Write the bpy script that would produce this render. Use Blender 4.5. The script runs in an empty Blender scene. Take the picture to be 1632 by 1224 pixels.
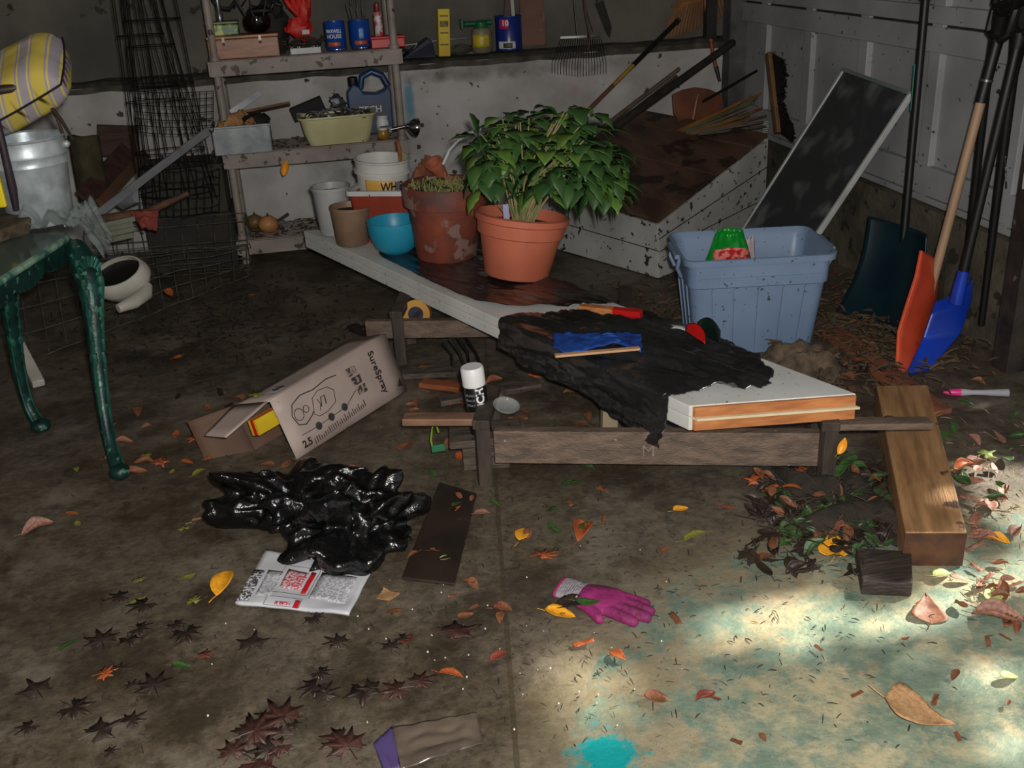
import bpy, bmesh, math, random
from math import sin, cos, pi, radians, atan2, sqrt, exp
from mathutils import Vector, Matrix, noise, Euler
random.seed(7)
scn = bpy.context.scene
col = scn.collection
V = Vector
# ------------------------------------------------------------------ camera
F, CH = 1650.0, 1.5
_yaw, _pit, _rol = radians(10.3), radians(23.6), radians(3.0)
FWD = V((sin(_yaw)*cos(_pit), cos(_yaw)*cos(_pit), -sin(_pit)))
_r0 = V((cos(_yaw), -sin(_yaw), 0)); _u0 = _r0.cross(FWD)
RT = _r0*cos(_rol) - _u0*sin(_rol); UP = _u0*cos(_rol) + _r0*sin(_rol)
CAM = V((0, 0, CH))
cd = bpy.data.cameras.new('camera'); cam = bpy.data.objects.new('camera', cd); col.objects.link(cam)
cd.sensor_width = 36; cd.lens = F/1632*36; cd.clip_start = 0.05
m = Matrix((RT, UP, -FWD)).transposed().to_4x4(); m.translation = CAM; cam.matrix_world = m
scn.camera = cam
# ------------------------------------------------------------------ world, sun, flash, exposure
scn.view_settings.view_transform = 'Standard'; scn.view_settings.look = 'None'
scn.view_settings.exposure = 0.0; scn.view_settings.gamma = 1.0; scn.view_settings.use_curve_mapping = False
w = bpy.data.worlds.new('sky'); scn.world = w; w.use_nodes = True
bg = w.node_tree.nodes['Background']; bg.inputs[0].default_value = (0.80, 0.92, 1.0, 1); bg.inputs[1].default_value = 0.7
SUN_DIR = V((-0.85, -0.20, -0.68)).normalized()          # the way the sunlight travels, in through the open doorway on the right
sd = bpy.data.lights.new('sun', 'SUN'); sd.energy = 15; sd.angle = radians(1.3); sd.color = (1, .95, .82)
so = bpy.data.objects.new('sun', sd); col.objects.link(so); so.rotation_euler = SUN_DIR.to_track_quat('-Z', 'Y').to_euler(); so.location = (6, 3, 5)
fd = bpy.data.lights.new('camera_flash', 'POINT'); fd.energy = 300; fd.shadow_soft_size = 0.03; fd.color = (1, .97, .93)
fo = bpy.data.objects.new('camera_flash', fd); col.objects.link(fo); fo.location = CAM + UP*0.07 + RT*0.05 - FWD*0.02

# ------------------------------------------------------------------ helpers
def ray(px, py): return RT*((px-816)/F) + UP*((612-py)/F) + FWD
def fl(px, py, z=0.0): d = ray(px, py); return CAM + d*((z-CH)/d.z)      # where a sight line meets a level
def aty(px, py, Y): d = ray(px, py); return CAM + d*(Y/d.y)
def atx(px, py, X): d = ray(px, py); return CAM + d*(X/d.x)
def S(r, g, b):
    def f(c): c /= 255.0; return c/12.92 if c <= .04045 else ((c+.055)/1.055)**2.4
    return (f(r), f(g), f(b), 1)

def nodes(m):
    m.use_nodes = True; nt = m.node_tree; return nt, nt.nodes, nt.links, nt.nodes['Principled BSDF']
MATS = {}
def pm(name, c1, c2=None, scale=12, rough=.6, metal=0, bump=0, spots=None, spot_scale=30, spot_at=.62, stretch=(1,1,1), spec=.5, detail=6, bscale=None, alpha=None, sss=0, coat=0, contrast=.15, bdist=.01):
    if name in MATS: return MATS[name]
    m = bpy.data.materials.new(name); nt, N, L, P = nodes(m)
    tc = N.new('ShaderNodeTexCoord'); mp = N.new('ShaderNodeMapping'); L.new(tc.outputs['Object'], mp.inputs[0]); mp.inputs['Scale'].default_value = stretch
    c2 = c2 or tuple(min(1, x*.72) for x in c1[:3])+(1,)
    nz = N.new('ShaderNodeTexNoise'); nz.inputs['Scale'].default_value = scale; nz.inputs['Detail'].default_value = detail; L.new(mp.outputs[0], nz.inputs['Vector'])
    rp = N.new('ShaderNodeValToRGB'); rp.color_ramp.elements[0].position = .5-contrast; rp.color_ramp.elements[1].position = .5+contrast
    rp.color_ramp.elements[0].color = c1; rp.color_ramp.elements[1].color = c2; L.new(nz.outputs['Fac'], rp.inputs[0])
    out = rp.outputs[0]
    if spots:
        n2 = N.new('ShaderNodeTexNoise'); n2.inputs['Scale'].default_value = spot_scale; n2.inputs['Detail'].default_value = 5; L.new(tc.outputs['Object'], n2.inputs['Vector'])
        r2 = N.new('ShaderNodeValToRGB'); r2.color_ramp.elements[0].position = spot_at; r2.color_ramp.elements[1].position = spot_at+.03; L.new(n2.outputs['Fac'], r2.inputs[0])
        mx = N.new('ShaderNodeMix'); mx.data_type = 'RGBA'; L.new(r2.outputs[0], mx.inputs[0]); L.new(out, mx.inputs[6]); mx.inputs[7].default_value = spots; out = mx.outputs[2]
    L.new(out, P.inputs['Base Color'])
    P.inputs['Roughness'].default_value = rough; P.inputs['Metallic'].default_value = metal; P.inputs['Specular IOR Level'].default_value = spec
    if coat: P.inputs['Coat Weight'].default_value = coat; P.inputs['Coat Roughness'].default_value = .1
    if sss: P.inputs['Subsurface Weight'].default_value = sss; P.inputs['Subsurface Radius'].default_value = (.02,.02,.01)
    if alpha is not None: P.inputs['Alpha'].default_value = alpha
    if bump:
        n3 = N.new('ShaderNodeTexNoise'); n3.inputs['Scale'].default_value = bscale or scale*2.5; n3.inputs['Detail'].default_value = 6; L.new(mp.outputs[0], n3.inputs['Vector'])
        b = N.new('ShaderNodeBump'); b.inputs['Strength'].default_value = bump; b.inputs['Distance'].default_value = bdist; L.new(n3.outputs['Fac'], b.inputs['Height']); L.new(b.outputs[0], P.inputs['Normal'])
    MATS[name] = m; return m

def tag(o, label=None, cat=None, group=None, kind=None):
    if label: o['label'] = label
    if cat: o['category'] = cat
    if group: o['group'] = group
    if kind: o['kind'] = kind
    return o
def thing(name, label, cat, loc, group=None):
    o = bpy.data.objects.new(name, None); col.objects.link(o); o.location = loc; o.empty_display_size = .05
    return tag(o, label, cat, group)

def frame(o, z, x=None):
    """matrix whose local z runs along z, local x near x, origin o"""
    z = V(z).normalized(); x = V(x) if x is not None else (V((1,0,0)) if abs(z.x) < .9 else V((0,1,0)))
    y = z.cross(x).normalized(); x = y.cross(z)
    m = Matrix((x, y, z)).transposed().to_4x4(); m.translation = V(o); return m
def TR(x, y, z, rx=0, ry=0, rz=0):
    return Matrix.Translation((x, y, z)) @ Euler((radians(rx), radians(ry), radians(rz))).to_matrix().to_4x4()

class MB:
    def __init__(s, M=None): s.v = []; s.f = []; s.M = M or Matrix.Identity(4); s.sm = []
    def add(s, vs, fs, smooth=False, M=None):
        n = len(s.v); T = s.M @ M if M is not None else s.M
        s.v += [T @ V(p) for p in vs]; s.f += [[i+n for i in f] for f in fs]; s.sm += [smooth]*len(fs); return s
    def box(s, c, d, rz=0, M=None, taper=1, jit=0):
        x, y, z = d[0]/2, d[1]/2, d[2]/2
        vs = [V((sx*x*(taper if sz > 0 else 1), sy*y*(taper if sz > 0 else 1), sz*z)) for sz in (-1,1) for sx, sy in ((-1,-1),(1,-1),(1,1),(-1,1))]
        if jit: vs = [p+V([random.uniform(-jit, jit) for _ in range(3)]) for p in vs]
        T = Matrix.Translation(c) @ Matrix.Rotation(rz, 4, 'Z')
        if M is not None: T = M @ T
        return s.add(vs, [(3,2,1,0),(4,5,6,7),(0,1,5,4),(1,2,6,5),(2,3,7,6),(3,0,4,7)], M=T)
    def bar(s, a, b, w, h, up=(0,0,1), w2=None):
        a, b = V(a), V(b); z = (b-a); L = z.length; z.normalize(); u = V(up)
        x = u.cross(z)
        if x.length < 1e-4: x = V((1,0,0)).cross(z)
        x.normalize(); y = z.cross(x); w2 = w2 or w
        vs = []
        for p, ww in ((a, w), (b, w2)):
            for i, j in ((-1,-1),(1,-1),(1,1),(-1,1)): vs.append(p + x*(i*ww/2) + y*(j*h/2))
        return s.add(vs, [(3,2,1,0),(4,5,6,7),(0,1,5,4),(1,2,6,5),(2,3,7,6),(3,0,4,7)])
    def tube(s, pts, r, n=8, closed=False, flat=1.0, up=None):
        pts = [V(p) for p in pts]; k = len(pts); rs = r if isinstance(r, (list, tuple)) else [r]*k
        vs = []; prev = None
        for i, p in enumerate(pts):
            if closed: t = pts[(i+1) % k]-pts[i-1]
            else: t = pts[min(i+1, k-1)]-pts[max(i-1, 0)]
            if t.length < 1e-9: t = V((0,0,1))
            t.normalize()
            if prev is None:
                x = V(up) if up else (V((0,0,1)) if abs(t.z) < .9 else V((1,0,0)))
            else: x = prev
            x = (x - t*x.dot(t))
            if x.length < 1e-6: x = t.orthogonal()
            x.normalize(); prev = x; y = t.cross(x)
            for j in range(n):
                a = 2*pi*j/n; vs.append(p + x*(cos(a)*rs[i]*flat) + y*(sin(a)*rs[i]))
        fs = []
        for i in range(k if closed else k-1):
            for j in range(n):
                a, b = i*n+j, i*n+(j+1) % n; c, d = ((i+1) % k)*n+(j+1) % n, ((i+1) % k)*n+j; fs.append((a, b, c, d))
        if not closed: fs.append(tuple(range(n-1, -1, -1))); fs.append(tuple(range((k-1)*n, k*n)))
        return s.add(vs, fs, True)
    def lathe(s, prof, M=None, n=40, cap0=True, cap1=False, wob=0, sx=1, sy=1):
        vs = []
        for r, z in prof:
            for j in range(n):
                a = 2*pi*j/n; rr = r*(1+wob*noise.noise(V((cos(a)*2, sin(a)*2, z*9))))
                vs.append((rr*cos(a)*sx, rr*sin(a)*sy, z))
        fs = []
        for i in range(len(prof)-1):
            for j in range(n):
                fs.append((i*n+j, i*n+(j+1) % n, (i+1)*n+(j+1) % n, (i+1)*n+j))
        if cap0: fs.append(tuple(range(n-1, -1, -1)))
        if cap1: fs.append(tuple(range((len(prof)-1)*n, len(prof)*n)))
        return s.add(vs, fs, True, M)
    def prism(s, poly, z0, z1, M=None):
        n = len(poly); vs = [(x, y, z0) for x, y in poly]+[(x, y, z1) for x, y in poly]
        fs = [tuple(range(n-1, -1, -1)), tuple(range(n, 2*n))]+[(i, (i+1) % n, n+(i+1) % n, n+i) for i in range(n)]
        return s.add(vs, fs, False, M)
    def solid(s, top, bot):
        """two matching rings of world points, closed into a solid"""
        n = len(top); vs = list(bot)+list(top)
        fs = [tuple(range(n-1, -1, -1)), tuple(range(n, 2*n))]+[(i, (i+1) % n, n+(i+1) % n, n+i) for i in range(n)]
        return s.add(vs, fs)
    def grid(s, fn, nu, nv, smooth=True, keep=None):
        vs = [fn(i/nu, j/nv) for j in range(nv+1) for i in range(nu+1)]
        fs = [(j*(nu+1)+i, j*(nu+1)+i+1, (j+1)*(nu+1)+i+1, (j+1)*(nu+1)+i) for j in range(nv) for i in range(nu) if keep is None or keep((i+.5)/nu, (j+.5)/nv)]
        return s.add(vs, fs, smooth)
    def ball(s, c, r, n=14, sq=(1,1,1), wob=0, M=None):
        vs = []; fs = []
        for i in range(n//2+1):
            t = pi*i/(n//2)
            for j in range(n):
                a = 2*pi*j/n; d = V((sin(t)*cos(a), sin(t)*sin(a), cos(t)))
                k = r*(1+wob*noise.noise(d*2.3+V(c)*3)); vs.append(V(c)+V((d.x*sq[0], d.y*sq[1], d.z*sq[2]))*k)
        for i in range(n//2):
            for j in range(n): fs.append((i*n+j, (i+1)*n+j, (i+1)*n+(j+1) % n, i*n+(j+1) % n))
        return s.add(vs, fs, True, M)
    def build(s, name, mat, parent=None, bevel=0, thick=0, sub=0, loc=None, segs=2):
        me = bpy.data.meshes.new(name)
        off = V(parent.location) if parent is not None else V((0,0,0))
        if parent is not None and parent.parent is not None: off = off + V(parent.parent.location)
        if parent is None:
            if loc is None and s.v:
                lo = V([min(p[k] for p in s.v) for k in range(3)]); hi = V([max(p[k] for p in s.v) for k in range(3)])
                loc = V(((lo.x+hi.x)/2, (lo.y+hi.y)/2, lo.z))
            off = V(loc or (0,0,0))
        me.from_pydata([tuple(p-off) for p in s.v], [], s.f); me.validate()
        bm = bmesh.new(); bm.from_mesh(me); bmesh.ops.remove_doubles(bm, verts=bm.verts, dist=1e-5)
        if s.f and thick == 0: bmesh.ops.recalc_face_normals(bm, faces=bm.faces)
        bm.to_mesh(me); bm.free()
        if any(s.sm):
            if all(s.sm):
                for p in me.polygons: p.use_smooth = True
            else:
                for p in me.polygons: p.use_smooth = True
            try: me.set_sharp_from_angle(angle=radians(40))
            except Exception: pass
        o = bpy.data.objects.new(name, me); col.objects.link(o)
        if parent is not None: o.parent = parent
        else: o.location = off
        me.materials.append(mat)
        if thick: md = o.modifiers.new('thickness', 'SOLIDIFY'); md.thickness = thick; md.offset = 0
        if sub: md = o.modifiers.new('smooth', 'SUBSURF'); md.levels = sub; md.render_levels = sub
        if bevel: md = o.modifiers.new('bevel', 'BEVEL'); md.width = bevel; md.segments = segs; md.limit_method = 'ANGLE'; md.angle_limit = radians(35)
        return o
def struct(name, mb, mat, bevel=0, parent=None, **k):
    o = mb.build(name, mat, parent, bevel, **k)
    if parent is None: o['kind'] = 'structure'
    return o
def letters(name, txt, mat, parent, M, size=.03, depth=.0008, bold=0, align='CENTER', sx=1.0):
    """writing as thin solid letters, lying in M's xy plane"""
    cu = bpy.data.curves.new(name, 'FONT'); cu.body = txt; cu.size = size; cu.extrude = depth; cu.align_x = align; cu.align_y = 'CENTER'; cu.offset = bold; cu.resolution_u = 3
    t = bpy.data.objects.new(name, cu); col.objects.link(t)
    dg = bpy.context.evaluated_depsgraph_get(); me = bpy.data.meshes.new_from_object(t.evaluated_get(dg))
    bpy.data.objects.remove(t); bpy.data.curves.remove(cu)
    off = V(parent.location)
    if parent.parent is not None: off = off + V(parent.parent.location)
    for v in me.vertices:
        p = M @ V((v.co.x*sx, v.co.y, v.co.z)); v.co = p-off
    me.materials.clear(); me.materials.append(mat); o = bpy.data.objects.new(name, me); col.objects.link(o); o.parent = parent; return o
def wrap(M, r, txt, mat, parent, name='lettering', size=.03, z=0, a0=0, bold=0, sx=1, vertical=False):
    """writing bent round a cylinder whose axis is M's z"""
    cu = bpy.data.curves.new(name, 'FONT'); cu.body = txt; cu.size = size; cu.extrude = .0006; cu.align_x = 'CENTER'; cu.align_y = 'CENTER'; cu.offset = bold; cu.resolution_u = 3
    t = bpy.data.objects.new(name, cu); col.objects.link(t)
    dg = bpy.context.evaluated_depsgraph_get(); me = bpy.data.meshes.new_from_object(t.evaluated_get(dg))
    bpy.data.objects.remove(t); bpy.data.curves.remove(cu)
    off = V(parent.location)
    for v in me.vertices:
        x, y, d = v.co.x*sx, v.co.y, v.co.z
        if vertical: x, y = -y, x
        rr = r(z+y) if callable(r) else r
        a = a0 + x/rr; v.co = (M @ V(((rr+.0008+d)*cos(a), (rr+.0008+d)*sin(a), z+y))) - off
    me.materials.clear(); me.materials.append(mat); o = bpy.data.objects.new(name, me); col.objects.link(o); o.parent = parent; return o
def band(M, r, z0, z1, a0, a1, name, mat, parent, n=20, lift=.0006):
    f = r if callable(r) else (lambda z: r)
    mb = MB(M); k = 4
    mb.grid(lambda u, v: ((f(z0+(z1-z0)*v)+lift)*cos(a0+(a1-a0)*u), (f(z0+(z1-z0)*v)+lift)*sin(a0+(a1-a0)*u), z0+(z1-z0)*v), n, k)
    return mb.build(name, mat, parent, thick=.0006)
def toward(p):
    """angle about z that looks back at the doorway side from p"""
    return atan2(-p[1], -p[0])
# ================================================================== materials in common
wood_dark = pm('weathered_wood', S(92,80,70), S(52,44,38), 9, .75, bump=.5, stretch=(1,9,9), spots=S(30,26,22), spot_at=.66)
wood_brown = pm('brown_wood', S(128,92,58), S(74,50,34), 8, .65, bump=.4, stretch=(1,8,8))
wood_raw = pm('raw_wood', S(186,130,84), S(150,98,60), 10, .6, bump=.2, stretch=(1,7,7))
white_paint = pm('white_paint', S(205,206,204), S(178,180,180), 5, .5, spots=S(70,66,60), spot_scale=42, spot_at=.66, bump=.15)
black_plastic = pm('black_plastic', S(40,40,41), S(22,22,23), 5, .27, bump=.3, bscale=12, spec=.9, bdist=.03, coat=.4)
black_rubber = pm('black_rubber', S(16,16,17), S(10,10,11), 8, .5)
steel_wire = pm('dark_wire', S(46,44,44), S(30,28,28), 20, .55, metal=.6)
chrome = pm('chrome', S(210,210,212), S(180,180,185), 4, .12, metal=1)
terracotta = pm('terracotta', S(172,98,74), S(150,82,60), 7, .6, bump=.1)
clear_plastic = None
# ================================================================== the setting
YW, YU, XR = 5.75, 5.92, 2.42
def floor_material():
    m = bpy.data.materials.new('wet_concrete'); nt, N, L, P = nodes(m)
    tc = N.new('ShaderNodeTexCoord'); co = tc.outputs['Object']
    def nz(sc, de=8, di=0, off=None, ro=.6):
        n = N.new('ShaderNodeTexNoise'); n.inputs['Scale'].default_value = sc; n.inputs['Detail'].default_value = de; n.inputs['Distortion'].default_value = di; n.inputs['Roughness'].default_value = ro
        if off:
            mp = N.new('ShaderNodeMapping'); mp.inputs['Location'].default_value = off; L.new(co, mp.inputs[0]); L.new(mp.outputs[0], n.inputs['Vector'])
        else: L.new(co, n.inputs['Vector'])
        return n.outputs['Fac']
    def ramp(src, pts):
        r = N.new('ShaderNodeValToRGB'); el = r.color_ramp.elements
        while len(el) < len(pts): el.new(.5)
        for e, (p, c) in zip(el, pts): e.position = p; e.color = c if len(c) == 4 else (*c, 1)
        L.new(src, r.inputs[0]); return r.outputs[0]
    def mix(f, a, b, mode='MIX'):
        x = N.new('ShaderNodeMix'); x.data_type = 'RGBA'; x.blend_type = mode
        if isinstance(f, float): x.inputs[0].default_value = f
        else: L.new(f, x.inputs[0])
        for k, s_ in ((6, a), (7, b)):
            if isinstance(s_, tuple): x.inputs[k].default_value = s_
            else: L.new(s_, x.inputs[k])
        return x.outputs[2]
    def math_(op, a, b, clamp=False):
        x = N.new('ShaderNodeMath'); x.operation = op; x.use_clamp = clamp
        for k, s_ in ((0, a), (1, b)):
            if isinstance(s_, (int, float)): x.inputs[k].default_value = s_
            else: L.new(s_, x.inputs[k])
        return x.outputs[0]
    g = lambda v: (v, v, v, 1)
    base = ramp(nz(2.3, 12, .1, None, .68), [(.3, S(62,52,40)), (.45, S(84,74,60)), (.55, S(100,90,76)), (.72, S(78,66,50))])
    fine = ramp(nz(34, 10, .3, None, .75), [(.34, g(.35)), (.5, g(.9)), (.68, g(1.25))])
    base = mix(.9, base, fine, 'MULTIPLY')
    blot = ramp(nz(13, 10, .6, (6,3,1), .7), [(.56, g(0)), (.66, g(.7))])
    base = mix(blot, base, S(44,36,26))
    pale = ramp(nz(3.1, 12, .15, (4,2,0), .7), [(.52, g(0)), (.66, g(.75))])
    base = mix(pale, base, S(122,114,100))
    mud = ramp(nz(4.4, 12, .1, (9,1,3), .7), [(.5, g(0)), (.62, g(.8))])
    base = mix(mud, base, S(52,44,34))
    # worn teal paint in the front right of the slab
    sx = N.new('ShaderNodeSeparateXYZ'); L.new(co, sx.inputs[0])
    def dist(cx, cy, rx, ry):
        a = math_('DIVIDE', math_('SUBTRACT', sx.outputs[0], cx), rx); b = math_('DIVIDE', math_('SUBTRACT', sx.outputs[1], cy), ry)
        return math_('SQRT', math_('ADD', math_('MULTIPLY', a, a), math_('MULTIPLY', b, b)), 0)
    area = math_('SUBTRACT', 1.25, dist(1.32, 1.32, .80, .70))
    tex = math_('MULTIPLY', math_('SUBTRACT', nz(6, 13, .1, (1,5,2), .78), .48), 9.0)
    teal_f = math_('MULTIPLY', math_('ADD', math_('MULTIPLY', area, 1.0), tex), 1.0, True)
    teal_f = math_('MULTIPLY', teal_f, math_('GREATER_THAN', area, 0))
    cream = mix(math_('MULTIPLY', math_('ADD', area, .2), 1.3, True), base, ramp(nz(9, 12, .1, (2,2,8), .72), [(.3, S(150,128,96)), (.5, S(176,166,134)), (.7, S(136,130,108))]))
    tealc = ramp(nz(13, 12, .1, (3,3,3), .7), [(.3, S(36,86,82)), (.48, S(76,116,108)), (.6, S(120,138,120)), (.74, S(150,140,108))])
    c = mix(math_('MULTIPLY', teal_f, .72), cream, tealc)
    patch = math_('MULTIPLY', math_('SUBTRACT', math_('ADD', 1.0, math_('MULTIPLY', math_('SUBTRACT', nz(14, 12, 0, None, .75), .5), 4.0)), dist(.42, 1.50, .07, .11)), 3.0, True)
    c = mix(patch, c, S(16,138,140))
    specks = ramp(nz(190, 2, 0, (7,7,1)), [(.3, g(1)), (.33, g(0))])
    c = mix(math_('MULTIPLY', specks, .6), c, S(34,28,22))
    # joint between the slabs
    jw = math_('ABSOLUTE', math_('SUBTRACT', math_('SUBTRACT', sx.outputs[0], math_('MULTIPLY', sx.outputs[1], .151)), .0174), 0)
    joint = math_('LESS_THAN', math_('ADD', jw, math_('MULTIPLY', nz(24, 4), .006)), .009)
    c = mix(math_('MULTIPLY', joint, .55), c, S(60,50,34))
    L.new(c, P.inputs['Base Color'])
    wet = ramp(nz(2.7, 8, .5, (5,8,1)), [(.42, g(.34)), (.6, g(.72))])
    L.new(wet, P.inputs['Roughness'])
    bp = N.new('ShaderNodeBump'); bp.inputs['Strength'].default_value = .5; bp.inputs['Distance'].default_value = .006
    h = math_('ADD', math_('MULTIPLY', nz(55, 8), 1.0), math_('MULTIPLY', joint, -2.0)); L.new(h, bp.inputs['Height']); L.new(bp.outputs[0], P.inputs['Normal'])
    return m
struct('floor', MB().grid(lambda u, v: (-3+6.2*u, -1.5+7.6*v, .006*noise.noise(V((u*9, v*9, 0)))), 60, 60), floor_material(), loc=(0,0,0))
ground = pm('driveway_gravel', S(120,116,106), S(84,80,70), 6, .9, bump=.5)
struct('trim_1', MB().box((18.1,0,-.04), (30,40,.06)), ground, loc=(0,0,0))
wall_white = pm('peeling_whitewash', S(190,188,186), S(150,148,146), 3.2, .75, bump=.5, bscale=22, spots=S(52,46,40), spot_scale=16, spot_at=.665)
wall_grey = pm('bare_grey_wall', S(104,100,92), S(74,72,66), 2.6, .85, bump=.4, bscale=26, spots=S(52,48,40), spot_scale=9, spot_at=.66)
def back_wall_material():
    m = pm('stained_whitewash', S(184,182,180), S(146,142,138), 3.2, .75, bump=.5, bscale=22, spots=S(48,42,36), spot_scale=16, spot_at=.665)
    nt = m.node_tree; N, L = nt.nodes, nt.links; P = N['Principled BSDF']; src = P.inputs['Base Color'].links[0].from_socket
    tc = N.new('ShaderNodeTexCoord'); sx = N.new('ShaderNodeSeparateXYZ'); L.new(tc.outputs['Object'], sx.inputs[0])
    nn = N.new('ShaderNodeTexNoise'); nn.inputs['Scale'].default_value = 9; nn.inputs['Detail'].default_value = 10; L.new(tc.outputs['Object'], nn.inputs['Vector'])
    def mth(op, a, b, cl=False):
        x = N.new('ShaderNodeMath'); x.operation = op; x.use_clamp = cl
        for k, s_ in ((0, a), (1, b)):
            if isinstance(s_, (int, float)): x.inputs[k].default_value = s_
            else: L.new(s_, x.inputs[k])
        return x.outputs[0]
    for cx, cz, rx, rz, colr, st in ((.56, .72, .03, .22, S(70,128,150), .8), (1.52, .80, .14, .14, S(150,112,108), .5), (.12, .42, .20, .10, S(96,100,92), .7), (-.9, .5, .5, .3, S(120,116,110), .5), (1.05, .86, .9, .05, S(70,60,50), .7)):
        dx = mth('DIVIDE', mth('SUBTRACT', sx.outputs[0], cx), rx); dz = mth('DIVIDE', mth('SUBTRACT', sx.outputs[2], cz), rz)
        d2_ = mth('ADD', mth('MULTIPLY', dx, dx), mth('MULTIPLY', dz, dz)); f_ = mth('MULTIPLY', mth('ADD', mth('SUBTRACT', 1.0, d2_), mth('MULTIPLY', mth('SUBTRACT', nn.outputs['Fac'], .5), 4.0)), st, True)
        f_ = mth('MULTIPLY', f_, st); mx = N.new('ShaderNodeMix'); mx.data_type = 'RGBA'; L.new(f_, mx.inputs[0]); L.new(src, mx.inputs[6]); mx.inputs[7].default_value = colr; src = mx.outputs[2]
    L.new(src, P.inputs['Base Color'])
    return m
lw = MB(); lw.grid(lambda u, v: (-3+6*u, YW+.012*noise.noise(V((u*30, v*6, 1))), -.05+.92*v), 120, 20)
lw.box((0, YW+.21, .41), (6, .40, .92))
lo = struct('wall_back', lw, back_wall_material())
struct('wall_back', MB().box((0, YU+.1, 1.75), (6,.2,1.8)), wall_grey)
# rough concrete nosing of the ledge
ledge_m = pm('dirty_concrete', S(84,80,72), S(52,48,42), 14, .9, bump=.8, bscale=40)
nz_ = MB(); nz_.grid(lambda u, v: (-3+6*u, YW-.014+.19*v, .892+.012*noise.noise(V((u*40, v*3, 3)))-(.02 if v < .05 else 0)), 150, 6)
nz_.grid(lambda u, v: (-3+6*u, YW-.014+.006*noise.noise(V((u*60, v*3, 8))), .845+.03*v+.012*noise.noise(V((u*40, v*3, 5)))), 150, 3)
struct('trim_2', nz_, ledge_m)
dark_trim = pm('dark_trim', S(40,36,32), S(26,24,22), 10, .8)
# right wall: low concrete curb, panelled white door above it
curb = MB(); curb.grid(lambda u, v: (XR-.05+.02*noise.noise(V((u*20, v*4, 2))), 2.9+2.9*u, -.02+.43*v), 100, 12)
curb.box((XR+.12, 4.35, .19), (.3, 2.9, .43))
struct('wall_right', curb, pm('mossy_concrete', S(92,84,70), S(62,58,46), 5, .9, bump=.7, bscale=30, spots=S(44,40,28), spot_scale=12, spot_at=.6))
struct('wall_right', MB().box((XR+.2, 4.4, 1.55), (.2, 3.0, 2.3)), wall_grey)
door_paint = pm('door_paint', S(160,161,163), S(138,139,142), 3, .55, bump=.12, spots=S(52,50,44), spot_scale=26, spot_at=.66)
d = tag(bpy.data.objects.new('door_1', None), kind='structure'); col.objects.link(d); d.location = (XR, 2.5, .41)
sl = MB(); sl.box((XR+.045, 4.32, 1.35), (.03, 2.8, 1.9)); sl.build('door_slab', door_paint, d)
ys = [atx(px, 100, XR).y for px in (1214, 1284, 1372, 1487)]
stp = sum(ys[i]-ys[i+1] for i in range(3))/3
ys = [y for y in ys+[ys[3]-stp] if y > 2.95]
rl = MB()
for z0, z1 in ((.41,.435),(.44,.555),(.99,1.085),(1.095,1.16),(1.56,1.66),(1.67,1.74),(2.1,2.3)):
    rl.box((XR+.015, 4.32, (z0+z1)/2), (.034, 2.8, z1-z0))
rl.build('rail', door_paint, d, bevel=.003)
for y in ys:
    MB().box((XR+.018, y, 1.35), (.03, .075, 1.86)).build('stile', door_paint, d, bevel=.003)
cw = MB()
for z in (1.088,):
    cw.box((XR+.03, 4.32, z), (.02, 2.8, .006))
cw.build('panel_joint', dark_trim, d)
# corner post, left wall, ceiling, front wall with the open doorway
struct('trim_3', MB().box((XR-.02, YW-.05, 1.15), (.10,.10,2.4)), pm('grey_post', S(92,92,92), S(60,60,58), 8, .8))
struct('trim_4', MB().box((XR-.16, YW-.03, 1.65), (.06,.05,1.5)), dark_trim)
struct('wall_left', MB().box((-2.9, 2.4, 1.3), (.2, 7.2, 2.7)), wall_grey)
struct('ceiling', MB().box((0, 2.5, 2.7), (6.2, 7.6, .12)), pm('ceiling_boards', S(84,78,70), S(60,54,48), 6, .9))
front = MB(); front.box((0, -1.0, 1.3), (6.0, .15, 2.7)); front.box((XR+.2, .95, 2.45), (.2, 3.9, .45))
struct('wall_front', front, wall_grey)
# post and white jamb on the right
mt = pm('rusty_dark_post', S(54,44,38), S(28,24,22), 12, .7, bump=.5, spots=S(96,84,78), spot_scale=22, spot_at=.66)
pb = fl(1585, 600); 
struct('trim_5', MB().bar(V((pb.x+.10, pb.y+.05, 0)), V((pb.x+.10, pb.y+.05, 2.6)), .10, .08, up=(0,1,0)), mt)
ja = fl(1612, 585, .0); jb = aty(1641, 330, ja.y)
struct('trim_6', MB().bar(ja, jb+(jb-ja)*.2, .05, .03, up=(0,1,0)), white_paint)
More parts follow.
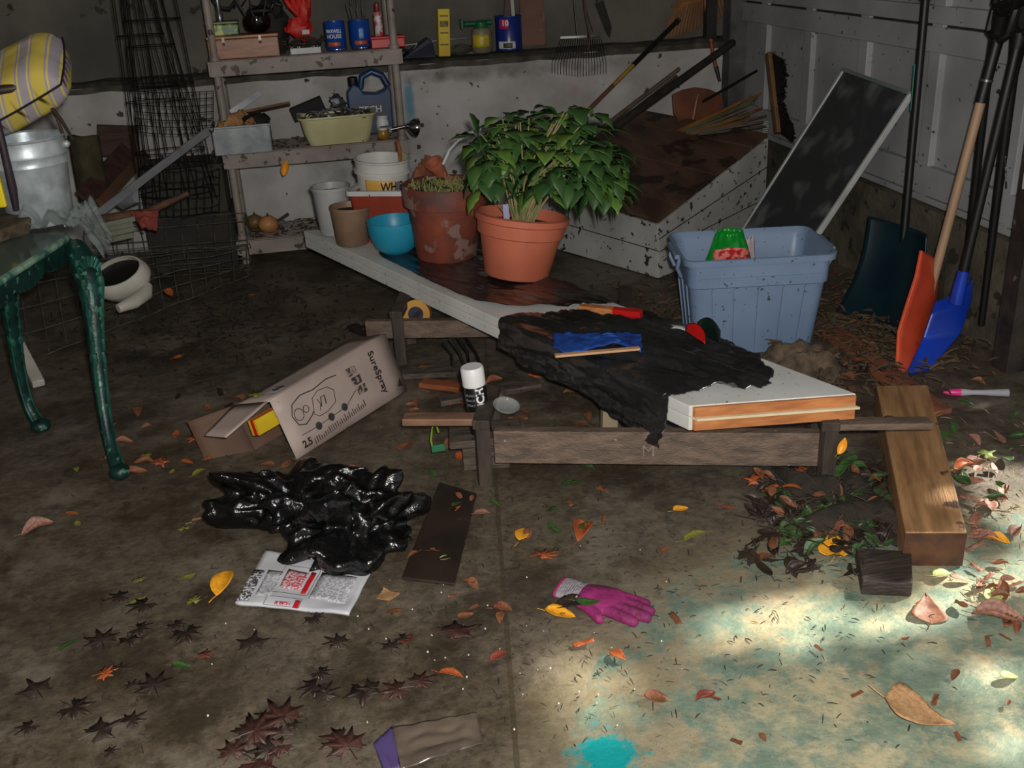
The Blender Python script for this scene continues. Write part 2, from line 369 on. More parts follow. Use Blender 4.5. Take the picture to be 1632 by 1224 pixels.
# ================================================================== shelf rack by the back wall
YF, YB = 5.30, 5.62
xl = aty(345, 115, YF).x; xr = aty(630, 90, YF).x
rack = thing('shelf_rack', 'tall beige plastic shelf rack with round posts standing against the whitewashed wall', 'shelf', ((xl+xr)/2, (YF+YB)/2, 0))
beige = pm('dirty_beige_plastic', S(146,136,128), S(120,108,100), 6, .55, spots=S(66,48,38), spot_scale=20, spot_at=.63, bump=.1)
for y in (YF+.02, YB-.02):
    for x in (xl, xr):
        mb = MB(); mb.tube([(x, y, 0), (x, y, 1.75)], .019, 12)
        for z in (.075, .505, .945, 1.38): mb.tube([(x, y, z-.01), (x, y, z+.075)], .026, 12)
        mb.build('post', beige, rack)
SH = [.125, .565, 1.005, 1.44]
for z in SH:
    mb = MB(); yc = (YF+YB)/2
    mb.box(((xl+xr)/2, YF-.006, z-.04), (xr-xl+.05, .012, .07)); mb.box(((xl+xr)/2, YB, z-.04), (xr-xl+.05, .012, .07))
    mb.box((xl-.03, yc, z-.04), (.012, YB-YF, .07)); mb.box((xr+.03, yc, z-.04), (.012, YB-YF, .07))
    n = 11
    for i in range(n):
        y = YF+(i+.5)*(YB-YF)/n; mb.box(((xl+xr)/2, y, z-.011), (xr-xl+.05, .021, .018))
    for i in range(5): mb.box((xl+(i+.5)*(xr-xl)/5, yc, z-.026), (.02, YB-YF, .02))
    mb.build('shelf', beige, rack, bevel=.002)
def on(px, py, z, y):    # point at depth y on the level z, below the sight line px
    p = aty(px, py, y); return V((p.x, y, z))
# ---- top shelf things (z .975)
Z = SH[2]; y0 = YF+.07
p = on(391, 85, Z, y0+.02)
b = thing('wooden_box', 'small brown wooden box with two metal clasps on the upper shelf', 'box', p)
MB().box(p+V((0,0,.045)), (.33,.15,.09)).build('box_body', wood_raw if False else pm('varnished_wood', S(156,96,52), S(112,66,36), 10, .4, stretch=(1,8,8)), b, bevel=.004)
MB().box(p+V((0,0,.098)), (.335,.155,.014)).build('lid', pm('varnished_wood'  , S(0,0,0)), b, bevel=.003)
for dx in (-.09, .08):
    c = MB().box(p+V((dx,-.079,.083)), (.012,.006,.034)); c.ball(p+V((dx,-.083,.07)), .007); c.build('clasp', chrome, b)
p2 = on(357, 60, Z+.105, y0+.02)
t = thing('tin', 'flat green and yellow picture tin lying on the wooden box', 'tin', p2)
MB().box(p2+V((0,0,.026)), (.15,.10,.052)).build('tin_body', pm('printed_tin', S(176,176,70), S(52,92,44), 26, .35, contrast=.06), t, bevel=.006)
MB().box(p2+V((0,0,.058)), (.155,.105,.012)).build('lid', pm('tin_lid', S(104,112,70), S(70,80,50), 12, .35), t, bevel=.004)
p3_ = on(413, 60, Z+.105, y0+.02)
t = thing('glass_bowl', 'dark shiny glass bowl on the right end of the wooden box', 'bowl', p3_)
MB(Matrix.Translation(p3_)).lathe([(.03,0),(.058,.02),(.066,.05),(.06,.08),(.056,.08),(.06,.05),(.05,.02),(.0,.012)], n=28).build('bowl_body', pm('dark_glass', S(24,12,12), S(10,6,8), 6, .08), t)
mb = MB(); 
for i in range(7):
    a = i*.9; q = p3_+V((.03*cos(a), .03*sin(a), .03)); mb.tube([q, q+V((.06*cos(a), .02*sin(a), .10+.02*i % .05)), q+V((.10*cos(a+.4), .04*sin(a), .09))], .004, 6)
mb.ball(p3_+V((.02,0,.1)), .045, sq=(1.3,.8,.5), wob=.6)
mb.build('contents', black_rubber, t)
# hose loop and nozzle at the left of that shelf
p = on(352, 40, Z+.17, y0+.03)
t = thing('grease_gun', 'grey metal nozzle with a black looped hose standing on the tin', 'nozzle', p)
mb = MB(); mb.lathe([(.0,0),(.016,0),(.018,.03),(.012,.04),(.012,.13),(.016,.15)], M=Matrix.Translation(p), n=16); mb.build('barrel', pm('dull_steel', S(140,142,146), S(90,92,96), 8, .3, metal=.8), t)
mb = MB(); mb.tube([p+V((-.03,0,.16)), p+V((-.02,0,.09)), p+V((0,0,.06)), p+V((.05,0,.05)), p+V((.09,0,.09)), p+V((.10,0,.15)), p+V((.05,0,.2))], .009, 8); mb.build('hose', black_rubber, t)
# black bag and red gloves
p = on(438, 45, Z, y0+.06)
tag(MB().ball(p+V((-.005,.03,.135)), .075, 18, sq=(.9,.6,1.8), wob=.6).build('cloth_bag', pm('black_cloth', S(22,21,22), S(12,12,12), 10, .8)), 'black cloth bag slumped behind the glass bowl', 'bag')
p = on(478, 60, Z+.02, y0+.05)
red = pm('red_fabric', S(206,38,26), S(150,22,18), 8, .55, bump=.3)
g = thing('work_gloves', 'bright red pair of work gloves piled on the small white tray', 'gloves', p+V((0,0,.04)))
mb = MB()
mb.ball(p+V((0,0,.09)), .05, 18, sq=(1.25,.7,1.1), wob=.5); mb.ball(p+V((.035,0,.17)), .04, 16, sq=(.8,.7,1.5), wob=.4)
for i in range(5):
    a = .8+i*.35; q = p+V((.01, 0, .15)); mb.tube([q, q+V((.07*cos(a), -.01, .06*sin(a))), q+V((.10*cos(a+.15), -.02, .13*sin(a)))], [.014,.013,.009], 8)
mb.build('glove', red, g)
mb = MB(); mb.box(p+V((.03,-.04,.075)), (.035,.006,.02), rz=.2); mb.build('label_patch', white_paint, g)
p = on(488, 88, Z, y0)
t = thing('seedling_tray', 'small white plastic tray of dried brown plants between wooden box and blue cans', 'tray', p)
mb = MB(); mb.box(p+V((0,0,.004)), (.14,.09,.008)); 
for sx, sy, dx, dy in ((0,-1,.14,.006),(0,1,.14,.006),(-1,0,.006,.09),(1,0,.006,.09)): mb.box(p+V((sx*.07, sy*.045, .014)), (dx,dy,.028))
mb.build('tray_body', white_paint, t, bevel=.002)
mb = MB(); random.seed(3)
for i in range(46):
    q = p+V((random.uniform(-.08,.07), random.uniform(-.04,.03), .02)); e = q+V((random.uniform(-.03,.03), random.uniform(-.03,.02), random.uniform(.01,.055)))
    mb.tube([q, e], .0022, 4); mb.ball(e, .009, 6, sq=(1.4,.7,.6), wob=.5)
mb.build('dried_plants', pm('dried_plants', S(62,44,34), S(28,34,22), 30, .8), t)
# coffee cans
blue = pm('blue_tin', S(20,72,160), S(14,54,128), 4, .3)
def coffee_can(p, label, r=.05, h=.135, txt=True, a=0):
    t = thing('coffee_can', label, 'can', p, None); M = Matrix.Translation(p)
    MB(M).lathe([(r*.98,0),(r,.003),(r,h-.006),(r*1.03,h-.003),(r*1.03,h),(r*.97,h),(r*.96,.006),(0,.006)], n=32).build('can_body', blue, t)
    MB(M).lathe([(r*1.005,.003),(r*1.03,.006),(r*1.005,.010)], n=32, cap0=False).build('rim', chrome, t)
    w_ = pm('label_white', S(215,216,218), S(190,190,190), 8, .5)
    band(M, r, .022, .042, a-.75, a+.6, 'label_band', pm('orange_label', S(196,96,40), S(150,60,30), 12, .4), t)
    if txt:
        wrap(M, r, 'MAXWELL', w_, t, size=.024, z=.092, a0=a, bold=.0004, sx=.72); wrap(M, r, 'HOUSE', w_, t, size=.026, z=.068, a0=a, bold=.0004, sx=.9)
    else: band(M, r, .05, .10, a-.2, a+.25, 'label_mark', pm('pale_blue', S(120,160,210), S(50,90,170), 20, .4), t)
    return t
p = on(537, 80, Z, y0+.02); coffee_can(p, 'blue coffee can with white lettering on the upper shelf, left of its twin', a=toward(p)-.15)
pc2 = on(576, 77, Z, y0+.02); coffee_can(pc2, 'blue coffee can holding wire rods, beside the red plastic box', txt=False, a=toward(pc2)+.1)
t = thing('wire_rods', 'bundle of thin grey rods standing in the blue coffee can', 'rods', pc2+V((0,0,.01)))
for i in range(9):
    a = i*.7; q = pc2+V((.02*cos(a), .02*sin(a), .01)); e = pc2+V((.045*cos(a)-.01, .03*sin(a), .16+.012*i))
    MB().tube([q, e], .0022, 5).build('rod', pm('dull_steel', S(140,142,146)), t)
p = on(618, 73, Z, y0+.01)
t = thing('plastic_box', 'low red plastic box at the right end of the upper shelf', 'box', p+V((0,0,0)))
MB().box(p+V((.0,0,.022)), (.165,.09,.044)).build('box_body', pm('red_plastic', S(200,30,22), S(170,22,18), 4, .35), t, bevel=.004)
MB().box(p+V((0,0,.049)), (.17,.095,.010)).build('lid', pm('red_plastic', S(0,0,0)), t, bevel=.003)
pb_ = on(605, 60, Z+.055, y0+.01)
t = thing('squeeze_bottle', 'slim white and pink bottle standing on the red plastic box', 'bottle', pb_)
M = Matrix.Translation(pb_)
MB(M).lathe([(.018,0),(.021,.004),(.021,.10),(.014,.112)], n=20, cap1=True).build('bottle_body', pm('pink_white_label', S(200,196,194), S(180,70,80), 34, .4, contrast=.05), t)
MB(M).lathe([(.012,.112),(.013,.114),(.011,.15),(.004,.155)], n=16, cap1=True).build('cap', pm('dull_red', S(150,40,44), S(130,30,34), 8, .4), t)
# ---- middle shelf (z .56)
Z = SH[1]
zinc = pm('zinc', S(142,148,150), S(108,114,118), 9, .42, metal=.35, bump=.1)
p = on(393, 252, Z, YF+.09)
t = thing('metal_bin', 'grey metal bin full of rags hanging over the front of the middle shelf', 'bin', p+V((0,-.03,-.005)))
c = p+V((.0,-.03,0)); mb = MB()
w2, d2, h2, th = .27, .19, .135, .006
mb.box(c+V((0,0,.004)), (w2,d2,.008))
for sx, sy, dx, dy in ((0,-1,w2,th),(0,1,w2,th),(-1,0,th,d2),(1,0,th,d2)): mb.box(c+V((sx*w2/2, sy*d2/2, h2/2)), (dx,dy,h2))
mb.build('bin_body', zinc, t, bevel=.002)
mb = MB()
for sx, sy, dx, dy in ((0,-1,w2+.02,.012),(0,1,w2+.02,.012),(-1,0,.012,d2+.02),(1,0,.012,d2+.02)): mb.box(c+V((sx*w2/2, sy*d2/2, h2-.004)), (dx,dy,.012))
mb.build('rim', zinc, t, bevel=.003)
t = tag(MB().grid(lambda u, v: c+V((-.12+.2*u, -.07+.12*v, h2-.02+.075*max(0, noise.noise(V((u*2.2, v*2, 6)))+.55)*(1-abs(2*u-1)**4)*1.0+.02*noise.noise(V((u*9, v*9, 2))))), 24, 16).build('rag', pm('ochre_rag', S(186,140,84), S(140,100,66), 12, .85, bump=.4, spots=S(60,36,26), spot_scale=26, spot_at=.6), thick=.004), 'crumpled ochre rag stuffed in the left of the grey metal bin', 'rag')
tag(MB().ball(c+V((.075,.0,h2+.004)), .05, 16, sq=(1.3,1,.7), wob=.7).build('rag', pm('black_cloth', S(0,0,0))), 'black rag bundled in the right of the grey metal bin', 'rag')
a = aty(368, 180, YB-.06); b_ = aty(414, 148, YB-.02)
tag(MB().bar(a, b_, .03, .008, up=(0,1,0)).build('metal_strip', pm('dull_steel', S(0,0,0))), 'grey metal strip leaning on the wall behind the metal bin', 'strip')
a = aty(385, 200, YF+.17); 
tag(MB().bar(aty(352, 188, YF+.20), aty(462, 165, YF+.22), .09, .012, up=(0,.3,1)).build('board_scrap', pm('brown_wood', S(0,0,0))), 'brown scrap of board slanting up behind the metal bin', 'board')
c = on(540, 225, Z, YF+.10)
cream = pm('cream_plastic', S(196,192,150), S(176,170,124), 5, .45, spots=S(96,80,40), spot_scale=20, spot_at=.68)
t = thing('dish_tub', 'cream plastic dish tub full of wires and leaves on the middle shelf', 'tub', c)
def rring(w_, d_, r, z, n=6):
    out = []
    for cx, cy, a0 in ((w_/2-r, d_/2-r, 0), (-w_/2+r, d_/2-r, 90), (-w_/2+r, -d_/2+r, 180), (w_/2-r, -d_/2+r, 270)):
        for i in range(n+1): a = radians(a0+90*i/n); out.append((cx+r*cos(a), cy+r*sin(a), z))
    return out
def tub(mb, rings, closed_bottom=True):
    n = len(rings[0]); vs = [p for r in rings for p in r]; fs = []
    for i in range(len(rings)-1):
        for j in range(n): fs.append((i*n+j, i*n+(j+1) % n, (i+1)*n+(j+1) % n, (i+1)*n+j))
    fs.append(tuple(range(n-1, -1, -1)))
    fs.append(tuple(range((len(rings)-1)*n, len(rings)*n)))
    mb.add(vs, fs, True)
mb = MB(Matrix.Translation(c) @ Matrix.Rotation(radians(2), 4, 'Z'))
tub(mb, [rring(.30,.17,.04,0), rring(.34,.20,.04,.06), rring(.365,.22,.04,.128), rring(.39,.24,.045,.132), rring(.385,.235,.045,.14), rring(.35,.205,.04,.134), rring(.32,.18,.04,.05), rring(.29,.16,.04,.006)])
mb.build('tub_body', cream, t)
t2 = thing('wire_tangle', 'tangle of grey wires and dead leaves heaped in the cream tub', 'wires', c+V((0,0,.09)))
random.seed(5); mb = MB()
for i in range(26):
    q = c+V((random.uniform(-.12,.13), random.uniform(-.06,.06), .125)); r = random.uniform(.025,.05); a0 = random.uniform(0,6); tilt = random.uniform(.3,1.4)
    pts = [q+V((r*cos(a0+k*.6), r*.5*sin(a0+k*.6)*cos(tilt), abs(r*sin(a0+k*.6)*sin(tilt))-.008)) for k in range(8)]
    mb.tube(pts, .0028, 5)
mb.build('wire', pm('grey_cable', S(118,116,112), S(40,40,40), 60, .5, contrast=.03), t2)
mb = MB()
for i in range(60):
    q = c+V((random.uniform(-.17,.17), random.uniform(-.1,.1), .128+random.uniform(-.01,.02)))
    mb.ball(q, .011, 6, sq=(1.6,.8,.35), wob=.8)
tag(mb.build('leaf_bits', pm('dead_leaf_bits', S(92,70,44), S(52,42,30), 30, .8), t2), kind='stuff')
p = aty(490, 172, YF+.23)
t = tag(MB(TR(p.x, p.y, p.z-.005, 0, -18, 0)).box((0,0,0), (.17,.06,.07)).build('cable_box', pm('black_cloth', S(0,0,0)), bevel=.004), 'black box lying tilted behind the cream tub', 'box')
p = aty(537, 162, YF+.24)
tag(MB().ball(p, .035, 14, sq=(1.2,.8,.8), wob=.8).build('foil_bag', pm('crumpled_foil', S(120,122,128), S(60,62,66), 30, .3, metal=.5, bump=.6), thick=0), 'crumpled grey foil pouch on top of the wires in the tub', 'bag')
# oil jug
c = on(590, 176, Z, YF+.245)+V((0,0,.0)); 
M = Matrix.Translation(c) @ Matrix.Scale(1.28, 4)
t = thing('oil_jug', 'dark blue plastic oil jug with a looped handle at the back of the middle shelf', 'jug', c)
bj = pm('navy_plastic', S(30,62,104), S(22,48,84), 5, .35)
mb = MB(M @ Matrix.Rotation(radians(90), 4, 'X'))
prof = [(-.085,0),(.085,0),(.088,.10),(.085,.16),(.07,.20),(.03,.212),(.03,.235),(-.0,.235),(-.0,.215),(-.05,.20),(-.08,.165),(-.088,.10)]
prof = [(-.085,0),(.085,0),(.09,.16),(.078,.19),(.06,.17),(.03,.16),(-.02,.165),(-.035,.19),(-.06,.205),(-.088,.17)]
mb.prism(prof, -.035, .035); mb.build('jug_body', bj, t, bevel=.008)
mb = MB(M); mb.tube([(-.03,0,.18), (-.02,0,.225), (.02,0,.243), (.06,0,.225), (.082,0,.18)], .013, 10); mb.build('handle', bj, t)
mb = MB(M); mb.lathe([(.018,.19),(.02,.2),(.02,.225),(.014,.228)], M=Matrix.Translation((-.058,0,0)), n=18, cap1=True); mb.build('cap', black_rubber, t)
MB(M).box((0,-.0365,.085), (.13,.001,.085)).build('label_panel', pm('navy_label', S(34,46,74), S(60,40,60), 20, .4), t)
letters('lettering', 'TECH', pm('silver_ink', S(190,196,204), S(160,164,170), 5, .4), t, M @ TR(0,-.038,.10,90,0,0), .036, bold=.0006)
c = on(612, 206, Z+.0, YF+.10); M = Matrix.Translation(c)
t = thing('glue_jar', 'white jar standing behind a small yellow jar by the right post', 'jar', c+V((-.0,.07,0))); M = Matrix.Translation(c+V((0,.07,0)))
MB(M).lathe([(.03,0),(.032,.004),(.032,.07),(.027,.08),(.027,.095)], n=24, cap1=True).build('jar_body', pm('label_white', S(0,0,0)), t)
MB(M).lathe([(.029,.083),(.029,.10)], n=24, cap0=True, cap1=True).build('lid', white_paint, t)
band(M, .032, .028, .05, toward(c)-.4, toward(c)+.8, 'label_mark', pm('black_ink', S(20,20,22), S(14,14,14), 5, .5), t)
c = on(612, 222, Z, YF+.045); M = Matrix.Translation(c)
t = thing('yellow_jar', 'small squat yellow jar at the front right of the middle shelf', 'jar', c)
MB(M).lathe([(.024,0),(.03,.012),(.03,.035),(.024,.048)], n=22, cap1=True).build('jar_body', pm('mustard_glaze', S(170,128,44), S(120,84,30), 12, .3), t)
MB(M).lathe([(.026,.048),(.026,.058)], n=22, cap1=True).build('lid', white_paint, t)
# clamp lamp
p = aty(655, 204, YF-.01)
t = thing('clamp_lamp', 'shiny chrome clamp lamp shade fastened to the right post of the rack', 'lamp', p)
MB(frame(p+V((.03,0,0)), (-1,-.25,.25))).lathe([(.046,0),(.046,.004),(.040,.022),(.022,.044),(.014,.048),(.012,.062)], n=30, cap0=False, cap1=True).build('lamp_shade', chrome, t, thick=.001)
MB().tube([p+V((-.03,0,.01)), p+V((-.10,.0,.0))], .011, 10).build('socket', chrome, t)
MB().box(p+V((-.105,.02,0)), (.02,.06,.03)).build('clamp', pm('dull_steel', S(0,0,0)), t, bevel=.003)
# ---- bottom shelf
Z = SH[0]
for i, (px, py, r, lb) in enumerate(((405, 345, .045, 'brown round gourd half hidden behind the rack post on the lowest shelf'), (427, 352, .05, 'tan round gourd in front of the other on the lowest shelf'))):
    p = on(px, py, Z, YF+.20-.09*i)
    t = thing('gourd', lb, 'gourd', p)
    MB().ball(p+V((0,0,r*.9)), r, 18, sq=(1.05,1,.92), wob=.12).build('gourd_body', pm('gourd_%d' % i if False else ('tan_gourd' if i else 'brown_gourd'), S(190,136,84) if i else S(120,92,50), S(160,104,62) if i else S(84,64,34), 8, .5), t)
    MB().tube([p+V((0,-.01,r*1.75)), p+V((.004,-.02,r*2.1))], .005, 6).build('stalk', wood_dark, t)
p = on(452, 350, Z, YF+.18)
t = thing('garden_scissors', 'dark shears lying beside the tan gourd on the lowest shelf', 'shears', p)
MB().bar(p+V((-.05,0,.03)), p+V((.03,.01,.07)), .018, .012).build('blade', black_rubber, t); MB().bar(p+V((-.05,.01,.02)), p+V((.03,.0,.03)), .016, .01).build('blade', pm('dull_steel', S(0,0,0)), t)
# leaf litter on both lower shelves
random.seed(11); mb = MB()
for i in range(420):
    lv = random.choice((SH[0], SH[0], SH[1])); q = V((random.uniform(xl+.03, xr-.02), random.uniform(YF+.0, YB), lv+.004)); a = random.uniform(0,6.3); l = random.uniform(.008,.028)
    mb.add([(q.x-l*cos(a), q.y-l*sin(a), q.z), (q.x+.4*l*sin(a), q.y-.4*l*cos(a), q.z+.004), (q.x+l*cos(a), q.y+l*sin(a), q.z+random.uniform(0,.008)), (q.x-.4*l*sin(a), q.y+.4*l*cos(a), q.z+.002)], [(0,1,2,3)])
tag(mb.build('leaf_litter', pm('dead_leaf_bits', S(0,0,0)), thick=.0012), 'crumbled brown leaf litter scattered on the slatted shelves', 'litter', kind='stuff')
# plastic bits round foot of the rack's middle shelf : dangling leaf is in the leaf section
# ================================================================== on and above the wall ledge
ZL = .905
def ledge(px, y=YW+.06): p = aty(px, 80, y); return V((p.x, y, ZL))
p = ledge(667)
t = thing('dust_pan', 'dark blue wedge shaped dustpan on the ledge by the rack', 'dustpan', p)
mb = MB(); q = aty(640, 95, YW+.03); r = aty(694, 93, YW+.03)
top = aty(684, 60, YW+.05)
vs = [V((q.x, YW+.0, ZL)), V((r.x, YW+.0, ZL)), V((r.x, YW+.12, ZL)), V((q.x, YW+.12, ZL)), V((top.x-.01, YW+.03, top.z)), V((r.x-.01, YW+.03, top.z-.02)), V((r.x-.01, YW+.12, top.z-.02)), V((top.x-.01, YW+.12, top.z))]
mb.add(vs, [(3,2,1,0),(4,5,6,7),(0,1,5,4),(1,2,6,5),(2,3,7,6),(3,0,4,7)]); mb.build('pan', pm('navy_metal', S(20,34,62), S(12,20,38), 8, .4), t, bevel=.004)
MB().tube([q+V((-.02,.05,.06)), q+V((.06,.05,.03))], .008).build('handle', black_rubber, t)
p = ledge(706)
t = thing('bait_box', 'tall yellow printed box standing upright on the ledge', 'box', p)
M = TR(p.x, p.y-.02, p.z-.004, 0, 3, 4)
yel = pm('yellow_card', S(216,190,40), S(196,160,30), 6, .45)
MB(M).box((0,0,.12), (.062,.045,.24)).build('box_body', yel, t, bevel=.001)
for z, c_ in ((.205, S(60,44,30)), (.165, S(120,80,30)), (.12, S(170,120,40)), (.06, S(90,80,30))):
    MB(M).box((0,-.0232,z), (.045,.0006,.008 if z != .165 else .03)).build('print_line', pm('print_%d' % int(z*1000) if False else 'dark_print', S(92,70,30), S(140,110,36), 60, .5), t)
letters('lettering', 'KILLER', pm('dark_print', S(0,0,0)), t, M @ TR(0,-.0236,.13,90,-90,0), .022) if False else None
p = aty(640, 80, YW+.09)
tag(MB().tube([aty(640, 73, YW+.12), aty(700, 64, YW+.12), aty(760, 59, YW+.12)], .004, 6).build('metal_rod', pm('dull_steel', S(0,0,0))), 'thin grey metal rod lying along the ledge behind the yellow box', 'rod')
tag(MB().ball(ledge(735)+V((0,.03,.022)), .045, 12, sq=(1.6,.6,.45), wob=.8).build('rubble', ledge_m), 'low lump of dirt on the ledge right of the yellow box', 'rubble')
p = ledge(768); M = Matrix.Translation(p+V((0,-.01,0)))
t = thing('hose_sprayer', 'green topped hose end sprayer bottle with yellow label on the ledge', 'sprayer', p)
MB(M).lathe([(.048,0),(.055,.01),(.057,.10),(.045,.125),(.030,.13)], n=28, cap1=True).build('bottle_body', pm('frosted_plastic', S(128,122,96), S(110,100,80), 6, .4), t)
band(M, .057, .03, .095, toward(p)-1.0, toward(p)+.8, 'label_band', pm('yellow_label', S(206,180,40), S(150,140,50), 16, .4), t)
gr = pm('green_plastic', S(20,104,66), S(14,80,50), 5, .35)
mb = MB(M); mb.lathe([(.034,.125),(.036,.13),(.036,.155),(.02,.165)], n=24, cap1=True); mb.tube([(-.10,0,.15),(-.095,0,.15),(-.09,0,.15),(-.03,0,.15),(.06,0,.152)], [.022,.022,.015,.014,.014], 12); mb.box((-.105,0,.15), (.012,.05,.05)); mb.build('spray_head', gr, t, bevel=.002)
p = ledge(812, YW+.075); M = Matrix.Translation(p)
t = thing('paint_can', 'dark blue can with pink and white label on the ledge holding a brush', 'can', p)
rr = .072
MB(M).lathe([(rr,0),(rr*1.03,.003),(rr,.008),(rr,.168),(rr*1.03,.172),(rr*1.03,.178),(rr*.95,.178),(rr*.94,.01),(0,.01)], n=32).build('can_body', pm('royal_blue_tin', S(22,48,128), S(18,38,100), 4, .3), t)
a = toward(p)
band(M, rr, .115, .165, a-.75, a+.0, 'label_patch', pm('magenta_label', S(190,40,90), S(150,30,60), 10, .4), t)
band(M, rr, .012, .05, a-.9, a+.5, 'label_band', pm('label_white', S(0,0,0)), t)
band(M, rr+.0008, .017, .042, a-.45, a+.25, 'label_mark', pm('green_ink', S(60,70,30), S(40,50,24), 20, .5), t)
wrap(M, rr, '10', pm('label_white', S(0,0,0)), t, size=.04, z=.143, a0=a-.25, bold=.001); wrap(M, rr, 'COFFEE', pm('pale_blue', S(0,0,0)), t, size=.024, z=.09, a0=a-.2) if False else None
t2 = thing('hand_saw', 'long thin steel blade with a dark handle standing in the blue can', 'saw', p+V((.0,0,.02)))
MB().bar(p+V((.03,-.03,.012)), p+V((.02,.0,.42)), .018, .003, up=(0,1,0)).build('blade', chrome, t2)
MB().bar(p+V((-.02,0,.1)), p+V((.01,0,.30)), .03, .015, up=(0,1,0)).build('handle', pm('dark_red_wood', S(70,34,26), S(44,22,18), 8, .5), t2)
# stain on wall is part of the wall; an added panel stands for the pinkish rust stain higher up
a = aty(850, 72, YU-.012)
tag(MB().box(V((a.x, YU-.008, 1.22)), (.135,.012,.62)).build('rust_stain_panel', pm('rust_stain', S(128,92,80), S(92,62,54), 4, .8, spots=S(140,96,96), spot_scale=8, spot_at=.56, bump=.3)), 'narrow thin panel standing for the pinkish rust stain on the upper wall', 'board')
# metal spring rake
t = thing('spring_rake', 'hanging wire garden rake with chrome bar and fine tines', 'rake', V((aty(925,58,YW-.04).x, YW-.04, .95)))
Yr = YW-.05
mb = MB(); mb.bar(aty(893, 60, Yr), aty(958, 57, Yr), .012, .006, up=(0,1,0)); mb.tube([aty(920, 55, Yr), aty(915, 0, Yr), aty(912,-60,Yr)], .006, 8); mb.build('rake_bar', chrome, t)
mb = MB()
for i in range(20):
    f = i/19; a = aty(894+64*f, 62, Yr); b_ = aty(880+86*f, 106-6*abs(2*f-1), Yr); c_ = aty(880+86*f, 123-8*f*0-6*abs(2*f-1), Yr-.03)
    mb.tube([a, b_, c_], .0018, 4)
mb.build('tines', steel_wire, t)
mb = MB(); mb.tube([aty(928, -40, Yr-.02), aty(932, 15, Yr-.02), aty(940, 60, Yr-.02), aty(936, 88, Yr-.02)], [.01,.007,.005,.002], 6); mb.tube([aty(927, -10, Yr-.02), aty(945, 50, Yr-.02)], .003, 5); mb.build('wire_prong', pm('rusty_iron', S(96,62,52), S(60,40,36), 12, .6), t)
# trowel / pruning saw
t = thing('pruning_saw', 'dark tapering blade hanging point down on the upper wall', 'saw', aty(960, 40, YU-.04))
Yq = YU-.05
q = [(948,6),(962,0),(975,44),(972,61),(966,52)]
mb = MB(); mb.solid([aty(x, y, Yq) for x, y in q], [aty(x, y, Yq)+V((0,.006,0)) for x, y in q]); mb.build('blade', pm('dark_steel', S(52,50,44), S(36,34,30), 8, .4, metal=.6), t)
mb = MB(); mb.tube([aty(954,4,Yq), aty(950,-40,Yq)], .014, 8); mb.build('handle', wood_dark, t)
# bamboo fan rake hanging in the corner
t = thing('fan_rake', 'orange bamboo fan rake hanging upside up in the back corner', 'rake', aty(1090, 50, YU-.06))
Yk = YU-.07; mb = MB(); hub = aty(1178, -70, Yk)
mb = MB()
for i in range(24):
    f = i/23; e = aty(1056+128*f, 62-58*f**1.0+10*sin(f*3), Yk-.01*(i % 2)); mb.bar(aty(1120+6*f, -95, Yk), e, .006, .003, up=(0,1,0), w2=.011)
mb.build('tines', pm('bamboo', S(146,94,44), S(104,66,32), 10, .55), t)
mb = MB(); mb.bar(aty(1070, 10, Yk-.01), aty(1160, -10, Yk-.01), .012, .006, up=(0,1,0)); mb.build('cross_band', pm('bamboo', S(0,0,0)), t)
MB().tube([aty(1115, 0, Yk-.03), aty(1122,-100, Yk-.03)], .012).build('handle', wood_raw, t)
# brown handle standing in front of it
t = thing('hoe', 'garden hoe with an orange brown handle and grey socket leaning in the corner', 'hoe', aty(1146, 135, YW-.04))
MB().tube([aty(1118, -40, YW-.02), aty(1136, 85, YW-.03), aty(1141, 108, YW-.03)], .012, 10).build('handle', pm('orange_handle', S(150,84,50), S(110,62,40), 8, .5, stretch=(1,1,6)), t)
MB().tube([aty(1141, 106, YW-.03), aty(1147, 130, YW-.04)], [.014,.009], 8).build('socket', pm('dark_steel', S(0,0,0)), t)
# long black and yellow pole
A_ = aty(1080, 33, 5.40); B_ = aty(938, 175, 4.95)
t = thing('pole_saw', 'long pole with black upper half and yellow brown lower half leaning behind the plant', 'pole', V((B_.x, B_.y, B_.z)))
m1 = A_.lerp(B_, .52); m2 = A_.lerp(B_, .74)
MB().tube([A_, m1], .012, 10).build('sleeve', black_rubber, t)
MB().tube([m1, m2], .010, 10).build('pole_middle', pm('yellow_pole', S(158,128,44), S(120,96,40), 6, .45), t)
MB().tube([m2, B_, B_+(B_-A_)*.35], .010, 10).build('pole_end', pm('brown_pole', S(104,66,52), S(80,50,42), 6, .5), t)
MB().tube([A_+V((.0,0,.018)), A_+V((.018,0,0)), A_+V((.0,0,-.018)), A_+V((-.018,0,0))], .003, 6, closed=True).build('hanging_loop', steel_wire, t)
